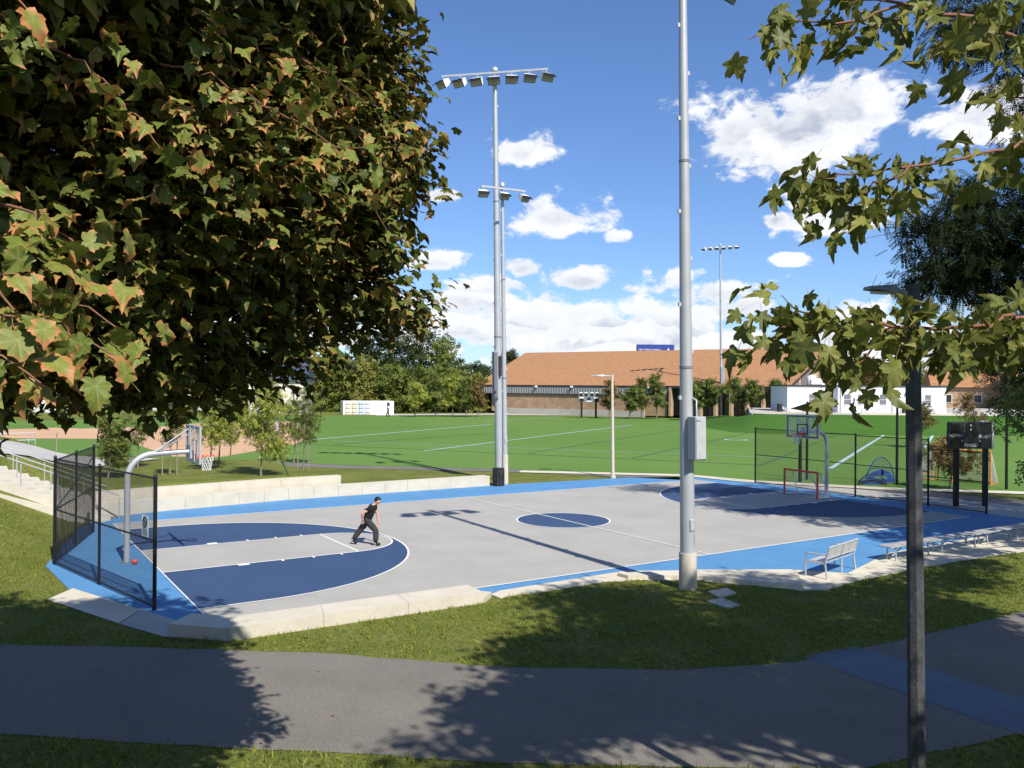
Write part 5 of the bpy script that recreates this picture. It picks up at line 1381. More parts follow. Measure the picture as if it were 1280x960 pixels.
LEAFCACHE = {}
def single_leaves(parent, pos, t, nrm, size, m, key, pointed):
    """leaves that show large: one object each, a handful of shared meshes"""
    if key not in LEAFCACHE:
        vs = []
        for k in range(8):
            V, Fc, ed, ve = maple_leaf(True, curl=0.15 + 0.12 * k, pointed=pointed)
            st = MB().tube([(0, 0.0, 0), (0.02, -0.19, 0.04), (0.0, -0.36, 0.10)], [0.012, 0.010, 0.012], 4)
            sv = np.array(st.v); tri = []
            for f in st.f:
                for i in range(1, len(f) - 1): tri.append((f[0], f[i], f[i + 1]))
            VV = np.concatenate([V, sv]); FF = np.concatenate([Fc, np.array(tri) + len(V)])
            me = np_mesh('leaf', VV, FF, m, {'edge': np.concatenate([ed, np.zeros(len(sv))]), 'rnd': np.full(len(VV), (k * 0.37 + 0.1) % 1.0), 'vein': np.concatenate([ve, np.zeros(len(sv))])})
            me.materials.append(M['petiole'])
            mi = np.zeros(len(FF), np.int32); mi[len(Fc):] = 1; me.polygons.foreach_set('material_index', mi)
            vs.append(me)
        LEAFCACHE[key] = vs
    x, y, z = frames(t, nrm)
    for i in range(len(pos)):
        o = bpy.data.objects.new('leaf', LEAFCACHE[key][RNG.randrange(8)]); COL.objects.link(o)
        o.parent = parent
        Mx = Matrix((Vector(x[i]), Vector(y[i]), Vector(z[i]))).transposed()
        o.rotation_mode = 'QUATERNION'; o.rotation_quaternion = Mx.to_quaternion()
        o.location = Vector(pos[i]) - parent.location; o.scale = (size[i] * RNG.uniform(0.62, 1.0), size[i], size[i])

def limb(b, p, q, r0, r1, sag=0.1, n=6, wig=0.06):
    p, q = Vector(p), Vector(q); L_ = (q - p).length; pts = []; rs = []
    for k in range(n + 1):
        t = k / n
        v = p.lerp(q, t) + Vector((RNG.uniform(-1, 1), RNG.uniform(-1, 1), RNG.uniform(-1, 1))) * wig * L_ * 0.25 * math.sin(math.pi * t) + Vector((0, 0, sag * L_ * math.sin(math.pi * t)))
        pts.append(v); rs.append(r0 + (r1 - r0) * t)
    b.tube(pts, rs, 8)
    return pts

def trunk_mb(b, base, top, r0, r1):
    base, top = Vector(base), Vector(top); pts = []; rs = []
    n = 8
    for k in range(n + 1):
        t = k / n
        pts.append(base.lerp(top, t) + Vector((math.sin(3 * t), math.cos(4 * t) - 1, 0)) * 0.06)
        rs.append((r0 + (r1 - r0) * t) * (1 + 0.55 * math.exp(-t * 14)))
    b.tube(pts, rs, 14)

# ------------------------------------------------------------------ the big maple on the left
def big_maple():
    lobes = [  # lobes that hang in the picture
        ((-4.071, -12.343, 7.525), (1.5, 1.5, 1.5), 1500), ((-3.423, -12.046, 6.999), (1.5, 1.5, 1.35), 1900), ((-3.905, -12.208, 6.106), (1.2, 1.2, 0.85), 1300), ((-4.874, -11.821, 6.552), (1.5, 1.5, 1.7), 900),
        ((-2.617, -11.617, 8.098), (1.2, 1.2, 1.2), 1500), ((-2.323, -11.328, 7.056), (1.15, 1.15, 1.10), 1700), ((-2.663, -11.343, 5.971), (0.90, 0.90, 0.62), 1100), ((-3.607, -11.445, 5.495), (0.95, 0.95, 0.42), 620), ((-4.410, -11.641, 5.441), (0.9, 0.9, 0.4), 420),
        ((-1.761, -10.982, 8.735), (0.84, 1.0, 0.95), 1000), ((-1.540, -11.121, 7.665), (0.74, 0.85, 0.70), 950), ((-1.706, -11.011, 6.667), (0.70, 0.85, 0.50), 850), ((-1.723, -11.117, 6.007), (0.90, 0.85, 0.30), 520), ((-1.174, -11.353, 6.074), (0.44, 0.5, 0.16), 150),
        ((-1.049, -11.200, 7.375), (0.32, 0.4, 0.48), 170), ((-1.094, -10.936, 8.350), (0.28, 0.4, 0.55), 180), ((-1.360, -10.997, 6.783), (0.32, 0.4, 0.22), 80), ((-2.832, -11.232, 5.362), (0.62, 0.6, 0.24), 190), ((-3.340, -11.617, 5.276), (0.65, 0.6, 0.2), 150), ((-2.311, -11.331, 5.567), (0.60, 0.6, 0.22), 190),
        # the crown above and to the left of the picture
        ((-3.707, -11.514, 9.880), (2.2, 2.4, 1.9), 2600), ((-1.720, -10.776, 10.549), (1.5, 1.8, 1.4), 1500), ((-6.668, -8.998, 7.793), (2.6, 2.4, 2.6), 2200), ((-5.181, -9.972, 11.962), (3.0, 3.0, 2.2), 2600), ((-2.260, -10.674, 13.251), (2.2, 2.3, 1.5), 1500),
        ((-7.2, -13.5, 11.0), (2.8, 2.6, 2.0), 2300), ((-4.6, -15.2, 10.6), (2.0, 1.8, 1.4), 1500), ((-9.8, -9.5, 8.5), (2.8, 2.8, 2.6), 1800),
        ((-5.2, -6.9, 11.6), (2.0, 1.8, 1.1), 1300), ((-2.7, -9.6, 11.6), (1.7, 1.6, 1.2), 1200), ((-8.6, -5.6, 11.0), (2.6, 2.2, 1.6), 1400), ((-4.6, -11.2, 11.2), (1.7, 1.5, 0.8), 1100), ((-3.5, -12.9, 11.0), (1.4, 1.3, 0.7), 900), ((-2.9, -14.6, 10.8), (1.2, 1.1, 0.6), 600), ((-3.5, -10.0, 11.0), (1.4, 1.3, 0.7), 900), ((-2.0, -11.6, 11.2), (1.2, 1.1, 0.6), 600), ((-6.6, -9.4, 11.2), (1.9, 1.8, 1.0), 1200), ((-1.2, -11.0, 11.3), (1.0, 0.9, 0.5), 700), ((-2.2, -10.2, 11.8), (1.3, 1.2, 0.6), 900), ((-2.9, -8.3, 11.6), (1.2, 1.2, 0.6), 800),
    ]
    base = Vector((-9.6, -12.6, 0.0)); base.z = float(terrain(base.x, base.y)) - 0.1
    t = thing('maple_tree', base, 'large maple on the left with autumn edged green leaves hanging over the view', 'tree')
    b = MB(); trunk_mb(b, base, (-9.0, -12.2, 8.5), 0.42, 0.22); b.build('trunk', M['bark'], t, True)
    for q in ((-4.031, -11.889, 6.306), (-2.527, -11.314, 6.890), (-1.539, -11.004, 8.082), (-2.777, -11.268, 5.832), (-3.704, -11.514, 9.506), (-7.0, -13.5, 11.0), (-10.0, -9.5, 9.0), (-1.657, -10.818, 11.021), (-5.0, -15.0, 10.6)):
        bb_ = MB(); p0 = Vector((-9.3, -12.4, 4.6 + RNG.uniform(0, 3.0)))
        pts = limb(bb_, p0, q, 0.11, 0.025, 0.06, 8)
        for k in (4, 5, 6, 7, 8):
            for s in range(3):
                e = pts[k] + Vector((RNG.uniform(-1, 1), RNG.uniform(-1, 1), RNG.uniform(-0.7, 0.5))) * 1.0
                limb(bb_, pts[k], e, 0.018, 0.005, 0.05, 4)
        bb_.build('branch', M['bark'], t, True)
    P, O = crown_points([(c_, r_, int(n_ * ((1.5 if i_ in (2, 6, 7, 8, 12, 13, 17, 18, 19) else 3.2) if i_ < 20 else 1.2))) for i_, (c_, r_, n_) in enumerate(lobes)], 8, 0.17, 0.45)
    n = len(P)
    # ragged sprigs that stick out of the crown
    sp_p = []; sp_o = []
    for c_, r_, n_ in lobes[:20]:
        for _ in range(7):
            u = sph(1)[0]; u[2] = u[2] * 0.7 - 0.1; a0 = np.array(c_) + u * np.array(r_) * 0.95; ln = 0.16 + 0.22 * NR.random()
            dr = u * np.array([1, 1, 0.5]) + np.array([0, 0, -0.25]); q = a0 + dr * ln * NR.random((11, 1)) + NR.normal(size=(11, 3)) * 0.06
            sp_p.append(q); sp_o.append(np.repeat(u[None], 11, 0))
    P = np.concatenate([P] + sp_p); O = np.concatenate([O] + sp_o); n = len(P)
    ok = np.linalg.norm(P - np.array(CAM_P), axis=1) > 2.2
    P, O = P[ok], O[ok]; n = len(P)
    tdir = O * np.array([0.6, 0.6, 0.1]) + np.array([0, 0, -0.32]) + NR.normal(size=(n, 3)) * np.array([0.75, 0.75, 0.28])
    nrm = O * np.array([0.28, 0.28, 0.0]) + np.array([0.0, -0.05, 1.0]) + NR.normal(size=(n, 3)) * 0.36
    size = 0.075 + 0.060 * NR.random(n)
    vis, f = in_view(P)
    order = np.argsort(np.where(vis, f / size, 1e9))
    near = order[:150]; rest = order[150:]
    visr = vis[rest]
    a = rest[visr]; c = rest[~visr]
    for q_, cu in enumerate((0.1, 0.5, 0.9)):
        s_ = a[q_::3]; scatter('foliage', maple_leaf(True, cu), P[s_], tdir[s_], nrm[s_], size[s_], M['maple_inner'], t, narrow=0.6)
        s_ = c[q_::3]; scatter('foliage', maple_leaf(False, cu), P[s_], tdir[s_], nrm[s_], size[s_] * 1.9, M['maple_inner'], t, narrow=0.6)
    single_leaves(t, P[near], tdir[near], nrm[near], size[near], M['maple'], 'maple', False)
    # the hanging sprays with large sunlit leaves in front of the dark crown
    sprays = [(((-4.446, -14.715, 6.023)), ((-4.060, -15.202, 5.692)), 13, 0.10), (((-4.543, -15.247, 5.691)), ((-4.291, -15.528, 5.424)), 16, 0.13), (((-4.472, -15.055, 5.690)), ((-4.012, -15.470, 5.451)), 24, 0.15), (((-4.448, -15.308, 5.525)), ((-4.011, -15.470, 5.351)), 24, 0.14), (((-4.537, -15.488, 5.404)), ((-4.271, -15.600, 5.264)), 9, 0.07),
              (((-4.144, -13.485, 7.124)), ((-3.838, -13.920, 6.794)), 10, 0.16), (((-3.551, -13.392, 7.194)), ((-3.016, -13.856, 6.879)), 16, 0.20), (((-3.832, -13.567, 6.897)), ((-3.622, -13.821, 6.578)), 9, 0.16), (((-3.128, -13.189, 7.143)), ((-2.473, -13.611, 6.761)), 20, 0.24), (((-4.423, -14.495, 7.032)), ((-4.254, -14.723, 6.750)), 8, 0.15), (((-2.739, -12.728, 7.697)), ((-2.029, -12.947, 7.367)), 16, 0.22), (((-3.167, -12.926, 7.050)), ((-2.623, -13.276, 6.626)), 18, 0.22), (((-2.363, -12.494, 7.554)), ((-1.735, -12.661, 6.998)), 20, 0.22), (((-3.511, -13.179, 6.822)), ((-3.089, -13.450, 6.427)), 12, 0.2), (((-2.008, -12.246, 7.177)), ((-1.535, -12.312, 6.499)), 16, 0.22), (((-2.563, -12.127, 7.749)), ((-2.155, -12.628, 7.310)), 14, 0.24), (((-1.751, -11.938, 7.841)), ((-1.429, -12.145, 7.361)), 14, 0.22), (((-2.973, -12.336, 6.824)), ((-2.287, -12.659, 6.554)), 12, 0.24), (((-1.972, -11.791, 6.529)), ((-1.303, -11.984, 6.073)), 14, 0.2)]
    for p, q, k, sp in sprays:
        bb_ = MB(); p, q = Vector(p), Vector(q); near_ = (p - CAM_P).length < 4.0; pts = limb(bb_, p, q, 0.006 if near_ else 0.008, 0.0025, 0.08, 8, 0.16); bb_.build('twig', M['twig'], t, True)
        if not near_: k = int(k * 2.6); sp *= 1.15
        pp = np.array([pts[RNG.randrange(2, 9)] for _ in range(k)]) + np.clip(NR.normal(size=(k, 3)), -1.3, 1.3) * sp * np.array([1, 1, 0.75])
        toc = np.array(CAM_P) - pp; toc /= np.linalg.norm(toc, axis=1, keepdims=True)
        td = np.array([0, 0, -0.7]) + NR.normal(size=(k, 3)) * 0.45
        nn_ = np.array([0.1, -0.75, 0.75]) + NR.normal(size=(k, 3)) * 0.30
        if near_: single_leaves(t, pp, td, nn_, 0.088 + 0.038 * NR.random(k), M['maple'], 'maple', False)
        else: scatter('foliage', maple_leaf(True, RNG.uniform(0.2, 0.9)), pp, td * np.array([1, 1, 0.6]) + NR.normal(size=(k, 3)) * np.array([0.6, 0.6, 0.2]), nn_ * np.array([1, 0.6, 1.1]) + NR.normal(size=(k, 3)) * 0.25, 0.085 + 0.055 * NR.random(k), M['maple'], t, narrow=0.6)
big_maple()

# ------------------------------------------------------------------ the maple on the right whose branches reach into the picture
def right_maple():
    base = Vector((5.2, -20.6, 0)); base.z = float(terrain(base.x, base.y)) - 0.1
    t = thing('maple_tree', base, 'maple at the right edge with dark pointed leaves on reddish twigs hanging into view', 'tree')
    b = MB(); trunk_mb(b, base, (5.8, -20.2, 10.5), 0.34, 0.14); b.build('trunk', M['bark'], t, True)
    lobes = [((7.2, -17.2, 12.6), (2.6, 2.5, 1.9), 1500), ((10.2, -17.6, 12.4), (2.7, 2.6, 2.0), 1500), ((6.2, -20.8, 13.0), (2.6, 2.6, 2.2), 1100), ((13.2, -18.4, 11.6), (2.4, 2.4, 2.0), 1150), ((9.6, -21.0, 11.4), (2.8, 2.6, 2.4), 1200),
             ((4.4, -18.0, 12.2), (1.7, 1.6, 1.4), 800), ((12.0, -17.2, 14.0), (2.4, 2.0, 1.5), 1100), ((8.2, -16.2, 14.6), (2.4, 1.8, 1.3), 1100), ((2.8, -17.7, 11.0), (1.5, 1.3, 0.8), 420), ((4.6, -18.7, 11.0), (1.6, 1.4, 0.8), 420), ((6.6, -19.7, 11.0), (1.6, 1.4, 0.8), 420), ((8.6, -20.2, 11.0), (1.6, 1.4, 0.8), 420), ((10.6, -20.9, 11.0), (1.6, 1.4, 0.8), 420), ((4.8, -15.9, 11.4), (1.5, 1.3, 0.8), 360), ((7.2, -16.8, 11.2), (1.6, 1.4, 0.8), 380), ((9.8, -17.8, 11.0), (1.6, 1.4, 0.8), 380), ((12.8, -19.7, 11.0), (1.7, 1.5, 0.9), 420), ((14.4, -17.6, 11.0), (1.7, 1.5, 0.9), 380), ((12.8, -15.6, 11.6), (1.5, 1.3, 0.8), 420), ((15.2, -16.4, 11.6), (1.7, 1.4, 0.9), 560), ((17.8, -16.6, 11.6), (1.7, 1.5, 0.9), 560), ((20.0, -15.6, 11.6), (1.6, 1.4, 0.9), 480), ((1.0, -20.5, 12.4), (2.0, 1.5, 1.4), 600), ((7.4, -19.6, 8.4), (1.9, 1.7, 1.4), 700), ((9.8, -17.6, 8.2), (1.5, 1.4, 1.3), 500)]
    for q in [l[0] for l in lobes]:
        bb_ = MB(); limb(bb_, (5.6, -20.3, 6.0 + RNG.uniform(0, 3.5)), q, 0.085, 0.02, 0.05, 7); bb_.build('branch', M['bark'], t, True)
    P, O = crown_points([(c_, r_, int(n_ * (4.6 if c_[2] < 11.45 else 2.0))) for c_, r_, n_ in lobes], 8, 0.26, 0.25); n = len(P)
    td = O * np.array([0.55, 0.55, 0.2]) + np.array([0, 0, -0.6]) + NR.normal(size=(n, 3)) * 0.45
    nm = O * 0.5 + np.array([0, -0.1, 0.8]) + NR.normal(size=(n, 3)) * 0.45
    vis, f = in_view(P, 0.02)
    keep = ~vis
    P, td, nm = P[keep], td[keep], nm[keep]
    scatter('foliage', maple_leaf(False, 0.3, True), P, td, nm, 0.16 + 0.07 * NR.random(len(P)), M['maple_green'], t)
    # branches that reach into the picture: (points, leaves, spread, leaf length)
    arms = [
        ([(-0.862, -17.390, 6.376), (-1.270, -17.246, 6.505), (-1.502, -17.156, 6.587), (-1.775, -17.039, 6.618), (-2.097, -16.891, 6.620)], 74, 0.10, 0.14, 0.012),
        ([(-1.775, -17.039, 6.618), (-1.981, -16.965, 6.526), (-2.194, -16.887, 6.516), (-2.306, -16.814, 6.448)], 44, 0.08, 0.125, 0.006),
        ([(-1.502, -17.156, 6.587), (-1.754, -17.171, 6.439), (-1.847, -17.170, 6.352)], 13, 0.07, 0.15, 0.006),
        ([(-0.930, -17.465, 6.255), (-1.374, -17.296, 6.150), (-1.600, -17.210, 6.087), (-1.841, -17.113, 6.023), (-2.065, -17.028, 5.995), (-2.153, -16.971, 5.976)], 78, 0.08, 0.14, 0.008),
        ([(-1.841, -17.113, 6.023), (-2.020, -17.057, 5.935), (-2.086, -17.014, 5.889)], 16, 0.07, 0.135, 0.005),
        ([(-1.196, -17.293, 6.339), (-1.341, -17.200, 6.323), (-1.426, -17.145, 6.371)], 6, 0.06, 0.13, 0.005),
        ([(-1.442, -17.609, 5.677), (-1.799, -17.496, 5.511), (-2.020, -17.413, 5.458), (-2.207, -17.292, 5.465), (-2.322, -17.158, 5.487), (-2.472, -17.061, 5.450)], 150, 0.075, 0.118, 0.009),
        ([(-1.799, -17.496, 5.511), (-1.943, -17.498, 5.498), (-2.073, -17.498, 5.467), (-2.114, -17.471, 5.410)], 18, 0.06, 0.15, 0.009),
        ([(-2.342, -17.145, 5.487), (-2.422, -17.093, 5.534), (-2.453, -17.074, 5.557)], 12, 0.06, 0.13, 0.004),
        ([(-2.207, -17.292, 5.465), (-2.285, -17.241, 5.366), (-2.324, -17.216, 5.319)], 18, 0.065, 0.135, 0.004),
    ]
    lv = []
    for q, r1, zt_ in (((-0.862, -17.390, 6.376), 0.013, 8.2), ((-0.930, -17.465, 6.255), 0.009, 7.6), ((-1.442, -17.609, 5.677), 0.010, 6.6), ((-1.196, -17.293, 6.339), 0.006, 7.9)):
        bb_ = MB(); pts = limb(bb_, (5.6, -20.3, zt_), q, 0.06, r1, 0.04, 10, 0.10); bb_.build('branch', M['twig'], t, True)
        for p_ in pts[2:10]: lv += [p_ + Vector((RNG.gauss(0, .22), RNG.gauss(0, .22), RNG.gauss(-0.05, .16))) for _ in range(16)]
    lv = np.array([tuple(v) for v in lv]); lv = lv[~in_view(lv, 0.08)[0]]; k = len(lv)
    scatter('foliage', maple_leaf(True, 0.5, True), lv, np.array([0, 0, -0.6]) + NR.normal(size=(k, 3)) * 0.5, np.array([0, -0.2, 0.7]) + NR.normal(size=(k, 3)) * 0.6, 0.09 + 0.03 * NR.random(k), M['maple_green'], t)
    for pts, k, sp, ls, r in arms:
        pts = [Vector(p) for p in pts]; m_ = MB(); fine = []
        for i in range(len(pts) - 1):
            for j in range(4):
                fine.append(pts[i].lerp(pts[i + 1], j / 4) + Vector((RNG.uniform(-1, 1), RNG.uniform(-1, 1), RNG.uniform(-1, 1))) * 0.012)
        fine.append(pts[-1])
        m_.tube(fine, [r * (1 - 0.75 * i / (len(fine) - 1)) for i in range(len(fine))], 7)
        m_.build('twig', M['twig'], t, True)
        lo = 0 if in_view(np.array([fine[0]]))[0][0] else 3
        c0 = np.array([fine[min(len(fine) - 1, RNG.randrange(lo, len(fine)))] for _ in range(k)])
        off = np.clip(NR.normal(size=(k, 3)), -1.25, 1.25) * sp * np.array([1.0, 1.0, 0.8]); off[:, 2] -= 0.03
        td = np.array([-0.25, -0.1, -0.6]) + NR.normal(size=(k, 3)) * 0.55 + off * 3
        nm = np.array([0.0, -0.2, 0.7]) + NR.normal(size=(k, 3)) * 0.7
        single_leaves(t, c0 + off, td, nm, 0.64 * ls * (0.68 + 0.45 * NR.random(k)), M['maple_green'], 'maple_green', True)
right_maple()

# ------------------------------------------------------------------ unseen trees, crowns placed to shade the path and the foliage in view
def shade_tree(base, top, lobes, label, leaf=0.15):
    base = Vector(base); base.z = float(terrain(base.x, base.y)) - 0.1
    t = thing('shade_tree', base, label, 'tree')
    b = MB(); trunk_mb(b, base, top, 0.42, 0.16); b.build('trunk', M['bark'], t, True)
    for l in lobes:
        bb_ = MB(); limb(bb_, base.lerp(Vector(top), RNG.uniform(0.5, 0.9)), l[0], 0.10, 0.02, 0.05, 7); bb_.build('branch', M['bark'], t, True)
    P, O = crown_points(lobes, 8, 0.24, 0.25); n = len(P)
    td = O * 0.4 + np.array([0, 0, -0.6]) + NR.normal(size=(n, 3)) * 0.45
    nm = O * 0.5 + np.array([0, -0.1, 0.8]) + NR.normal(size=(n, 3)) * 0.45
    scatter('foliage', maple_leaf(False, 0.3), P, td, nm, leaf * (0.7 + 0.6 * NR.random(n)), M['maple_green'], t)
shade_tree((-6.5, -27.5, 0), (-5.0, -22.5, 15.0), [((-5.6, -19.6, 15.8), (2.4, 2.0, 1.5), 2300), ((-7.2, -18.4, 15.8), (2.8, 2.6, 1.8), 2300), ((-9.4, -22.0, 16.5), (2.6, 2.6, 2.0), 1500)], 'unseen tall maple behind the viewpoint, crown shaped to shade the big maple and the path')
shade_tree((29.5, -15.0, 0), (28.6, -11.5, 15.0), [((27.6, -9.0, 16.6), (3.4, 3.2, 2.2), 1700), ((30.4, -10.5, 15.0), (3.2, 3.0, 2.6), 1300), ((24.8, -12.5, 15.8), (2.6, 2.4, 2.0), 900), ((24.2, -10.6, 10.2), (1.8, 1.6, 1.2), 420), ((22.6, -10.8, 10.6), (1.2, 1.2, 1.0), 220), ((27.2, -10.6, 10.4), (2.0, 1.8, 1.3), 480), ((29.6, -8.8, 10.0), (2.0, 1.8, 1.3), 480), ((31.0, -7.0, 10.0), (1.8, 1.8, 1.2), 420), ((22.4, -13.4, 10.4), (1.4, 1.2, 0.8), 260), ((25.6, -13.6, 10.4), (1.5, 1.2, 0.8), 280), ((28.6, -13.2, 10.6), (1.6, 1.3, 0.9), 320)], 'tall tree beyond the right picture edge that shades the far end of the court', 0.24)

# ------------------------------------------------------------------ locust tree at the right: fine dark leaflets
def spray_leaf(n=7):
    """a short feathery leaf: leaflets on both sides of a stalk"""
    V = []; F = []
    for k in range(n):
        y = 0.12 + 0.88 * k / n
        for s in (-1, 1):
            o = len(V)
            V += [(0, y, 0), (s * 0.10, y + 0.09, -0.02), (s * 0.26, y + 0.10, -0.05), (s * 0.12, y + 0.0, -0.02)]
            F.append((o, o + 1, o + 2, o + 3) if s > 0 else (o, o + 3, o + 2, o + 1))
    return np.array(V, float), np.array(F), np.zeros(len(V))
def locust():
    base = Vector((33.0, -7.6, 0.0))
    t = thing('locust_tree', base, 'tall dark locust tree with fine feathery leaves at the right edge beyond the street lamp', 'tree')
    b = MB(); trunk_mb(b, base, (32.4, -7.0, 13.0), 0.36, 0.12); b.build('trunk', M['bark'], t, True)
    lobes = [((25.212, -3.419, 10.899), (2.6, 2.3, 1.7), 900), ((24.058, -2.668, 9.361), (1.9, 1.9, 1.2), 520), ((26.392, -4.176, 9.105), (2.3, 2.0, 1.3), 560), ((23.114, -2.062, 10.741), (0.9, 0.9, 0.8), 130), ((25.121, -2.769, 12.262), (1.1, 1.0, 0.8), 190), ((25.943, -3.879, 6.879), (2.0, 1.8, 1.0), 330),
             ((24.807, -3.179, 17.978), (2.2, 2.0, 1.4), 420), ((26.807, -4.464, 15.774), (1.6, 2.0, 2.2), 420), ((27.784, -6.274, 11.677), (3.4, 3.2, 3.2), 1500), ((30.111, -8.966, 10.704), (3.8, 3.6, 3.4), 1600), ((28.186, -6.553, 17.848), (3.5, 3.2, 3.0), 1300),
             ((29.5, -8.5, 8.6), (3.2, 3.2, 2.2), 1300), ((33.5, -9.5, 9.8), (3.4, 3.4, 3.0), 1400), ((27.4, -10.2, 10.4), (2.6, 2.6, 2.0), 900), ((36.0, -5.0, 9.5), (3.2, 3.2, 2.6), 1000)]
    for l in lobes:
        bb_ = MB(); pts = limb(bb_, (32.6, -7.2, 5.0 + RNG.uniform(0, 6.0)), l[0], 0.09, 0.02, 0.04, 7)
        for k in (3, 4, 5, 6, 7):
            for s in range(3): limb(bb_, pts[k], pts[k] + Vector((RNG.uniform(-1, 1), RNG.uniform(-1, 1), RNG.uniform(-0.8, 0.6))) * 1.6, 0.02, 0.006, 0.05, 4)
        bb_.build('branch', M['bark'], t, True)
    P, O = crown_points([(c_, r_, int(n_ * 1.7)) for c_, r_, n_ in lobes], 7, 0.30, 0.30); n = len(P)
    td = O * 0.4 + np.array([0, 0, -0.7]) + NR.normal(size=(n, 3)) * 0.5
    nm = np.array([0, -0.2, 0.6]) + NR.normal(size=(n, 3)) * 0.6
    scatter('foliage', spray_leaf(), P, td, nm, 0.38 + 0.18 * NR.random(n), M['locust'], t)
locust()

# ------------------------------------------------------------------ leaf-cluster template for smaller and farther trees
def tuft():
    """five small leaves that splay from one point"""
    V = []; F = []
    for k in range(5):
        a = k * 1.2566; c, s = math.cos(a), math.sin(a); o = len(V)
        z = -0.12 if k % 2 else 0.10
        V += [(0.08 * c, 0.08 * s, 0), (0.5 * c - 0.24 * s, 0.5 * s + 0.24 * c, z), (1.0 * c, 1.0 * s, z * 1.6), (0.5 * c + 0.24 * s, 0.5 * s - 0.24 * c, z - 0.05)]
        F.append((o, o + 3, o + 2, o + 1))
    return np.array(V), np.array(F), np.zeros(len(V))
TUFT = tuft()
LONE = (np.array([(0, 0, 0), (0.34, 0.5, 0.08), (0, 1.05, -0.08), (-0.34, 0.5, 0.08)]), np.array([(0, 1, 2, 3)]), np.zeros(4))

def leafy_tree(name, base, h, wd, m, label, cat='tree', group=None, bare=0.35, n=900, leaf=0.12, trunk_r=0.05, bark='bark_pale', tmpl=None, seed=0, shape='oval', stake=False, lobn=7):
    r = random.Random(seed)
    base = Vector(base)
    t = thing(name, base, label, cat, group)
    lean = Vector((r.uniform(-.03, .03), r.uniform(-.03, .03), 1))
    tb = MB(); trunk_mb(tb, base - Vector((0, 0, 0.1)), base + lean * h * 0.88, trunk_r, trunk_r * 0.25)
    ch = h * (1 - bare); cz = base.z + h * bare
    lobes = []
    for k in range(lobn):
        u = (k + 0.5) / lobn
        if shape == 'cone': w = wd / 2 * (1.05 - 0.85 * u)
        elif shape == 'dome': w = wd / 2 * math.sqrt(max(0.05, 1 - (u * 0.98) ** 2))
        else: w = wd / 2 * (0.45 + 0.75 * math.sin(math.pi * min(1, u * 0.92 + 0.10)))
        a = r.uniform(0, 6.283); rr_ = w * r.uniform(0.25, 0.55)
        c = (base.x + rr_ * math.cos(a), base.y + rr_ * math.sin(a), cz + ch * u)
        s = max(0.25 * wd * 0.5, w * r.uniform(0.55, 0.8))
        lobes.append((c, (s, s, max(ch / lobn * 0.9, s * 0.55)), int(n / lobn * (0.4 + w / (wd / 2) * 0.7))))
        q = Vector(c); p0 = base + lean * (h * (bare * 0.8 + (0.85 - bare * 0.8) * u * 0.8)); limb(tb, p0, q, trunk_r * 0.35, trunk_r * 0.1, 0.02, 4)
    tb.build('trunk', M[bark], t, True)
    P, O = crown_points(lobes, 6, wd * 0.05 + leaf * 0.5, 0.45); k = len(P)
    td = O * 0.6 + np.array([0, 0, -0.15]) + NR.normal(size=(k, 3)) * 0.6
    nm = O * 0.55 + np.array([0, 0, 0.5]) + NR.normal(size=(k, 3)) * 0.5
    scatter('crown', tmpl or TUFT, P, td, nm, leaf * (0.7 + 0.6 * NR.random(k)), M[m], t, rnd=np.clip(NR.random(k) * 0.6 + 0.4 * np.repeat(NR.random(k // 6 + 1), 6)[:k], 0, 1), kind=None)
    if stake:
        for s in (-1, 1):
            MB().tube([base + Vector((s * 0.35, 0.1 * s, -0.1)), base + Vector((s * 0.35, 0.1 * s, min(1.7, h * 0.5)))], 0.028, 6).build('stake', M['stake'], t, True)
    return t

GY = 'young trees on the mound'
MOUND = [  # foot pixel found on the mound, height, width, material, leaves, label
    ((0.797, 23.533, 0.906), 2.75, 1.9, 'young_dull', 1500, 0.24, 'round leafy young tree behind the corner of the chain link fence', 'dome'),
    ((2.683, 27.636, 0.900), 3.2, 1.6, 'young_dull', 500, 0.4, 'thin young tree with orange tinted top left of the left backboard', 'oval'),
    ((3.489, 23.689, 0.900), 3.4, 1.3, 'young_dull', 420, 0.45, 'slender young tree standing just behind the left backboard', 'oval'),
    ((5.658, 25.093, 0.900), 3.3, 1.7, 'young', 640, 0.42, 'young tree directly behind the orange rim of the left hoop', 'oval'),
    ((6.549, 27.002, 0.900), 3.8, 1.9, 'young_dull', 620, 0.42, 'taller young tree a little right of the left hoop', 'oval'),
    ((9.848, 37.710, 0.000), 3.0, 1.5, 'young', 420, 0.45, 'slim young tree in the gap left of the bright yellow green tree', 'oval'),
    ((7.138, 21.276, 0.900), 4.6, 2.55, 'young', 1900, 0.22, 'bright yellow green young tree, fullest of those on the mound', 'oval'),
    ((11.804, 35.399, 0.000), 4.4, 1.9, 'young', 520, 0.4, 'young tree close behind the bright yellow green one', 'oval'),
    ((13.690, 36.302, 0.000), 4.2, 2.0, 'young_dull', 620, 0.36, 'young tree with open crown left of the staked pale trunk', 'oval'),
    ((11.091, 26.763, 0.400), 4.6, 2.1, 'young_dull', 620, 0.38, 'open young tree on a straight pale trunk at the right end of the mound', 'oval'),
    ((14.383, 35.279, 0.000), 4.0, 1.6, 'young_dull', 420, 0.40, 'slim young tree farthest right on the mound', 'oval'),
]
for i, (p, h, w, mm, n, bare, lb, sh) in enumerate(MOUND):
    leafy_tree('young_tree', p, h, w, mm, lb, group=GY, bare=bare, n=n, leaf=0.115, trunk_r=0.045, tmpl=TUFT, seed=30 + i, shape=sh, stake=(i in (2, 9)))
t = thing('planting_stake', (8.437, 20.971, 0.900), 'dark green slanting stake in the grass on the mound', 'stake')
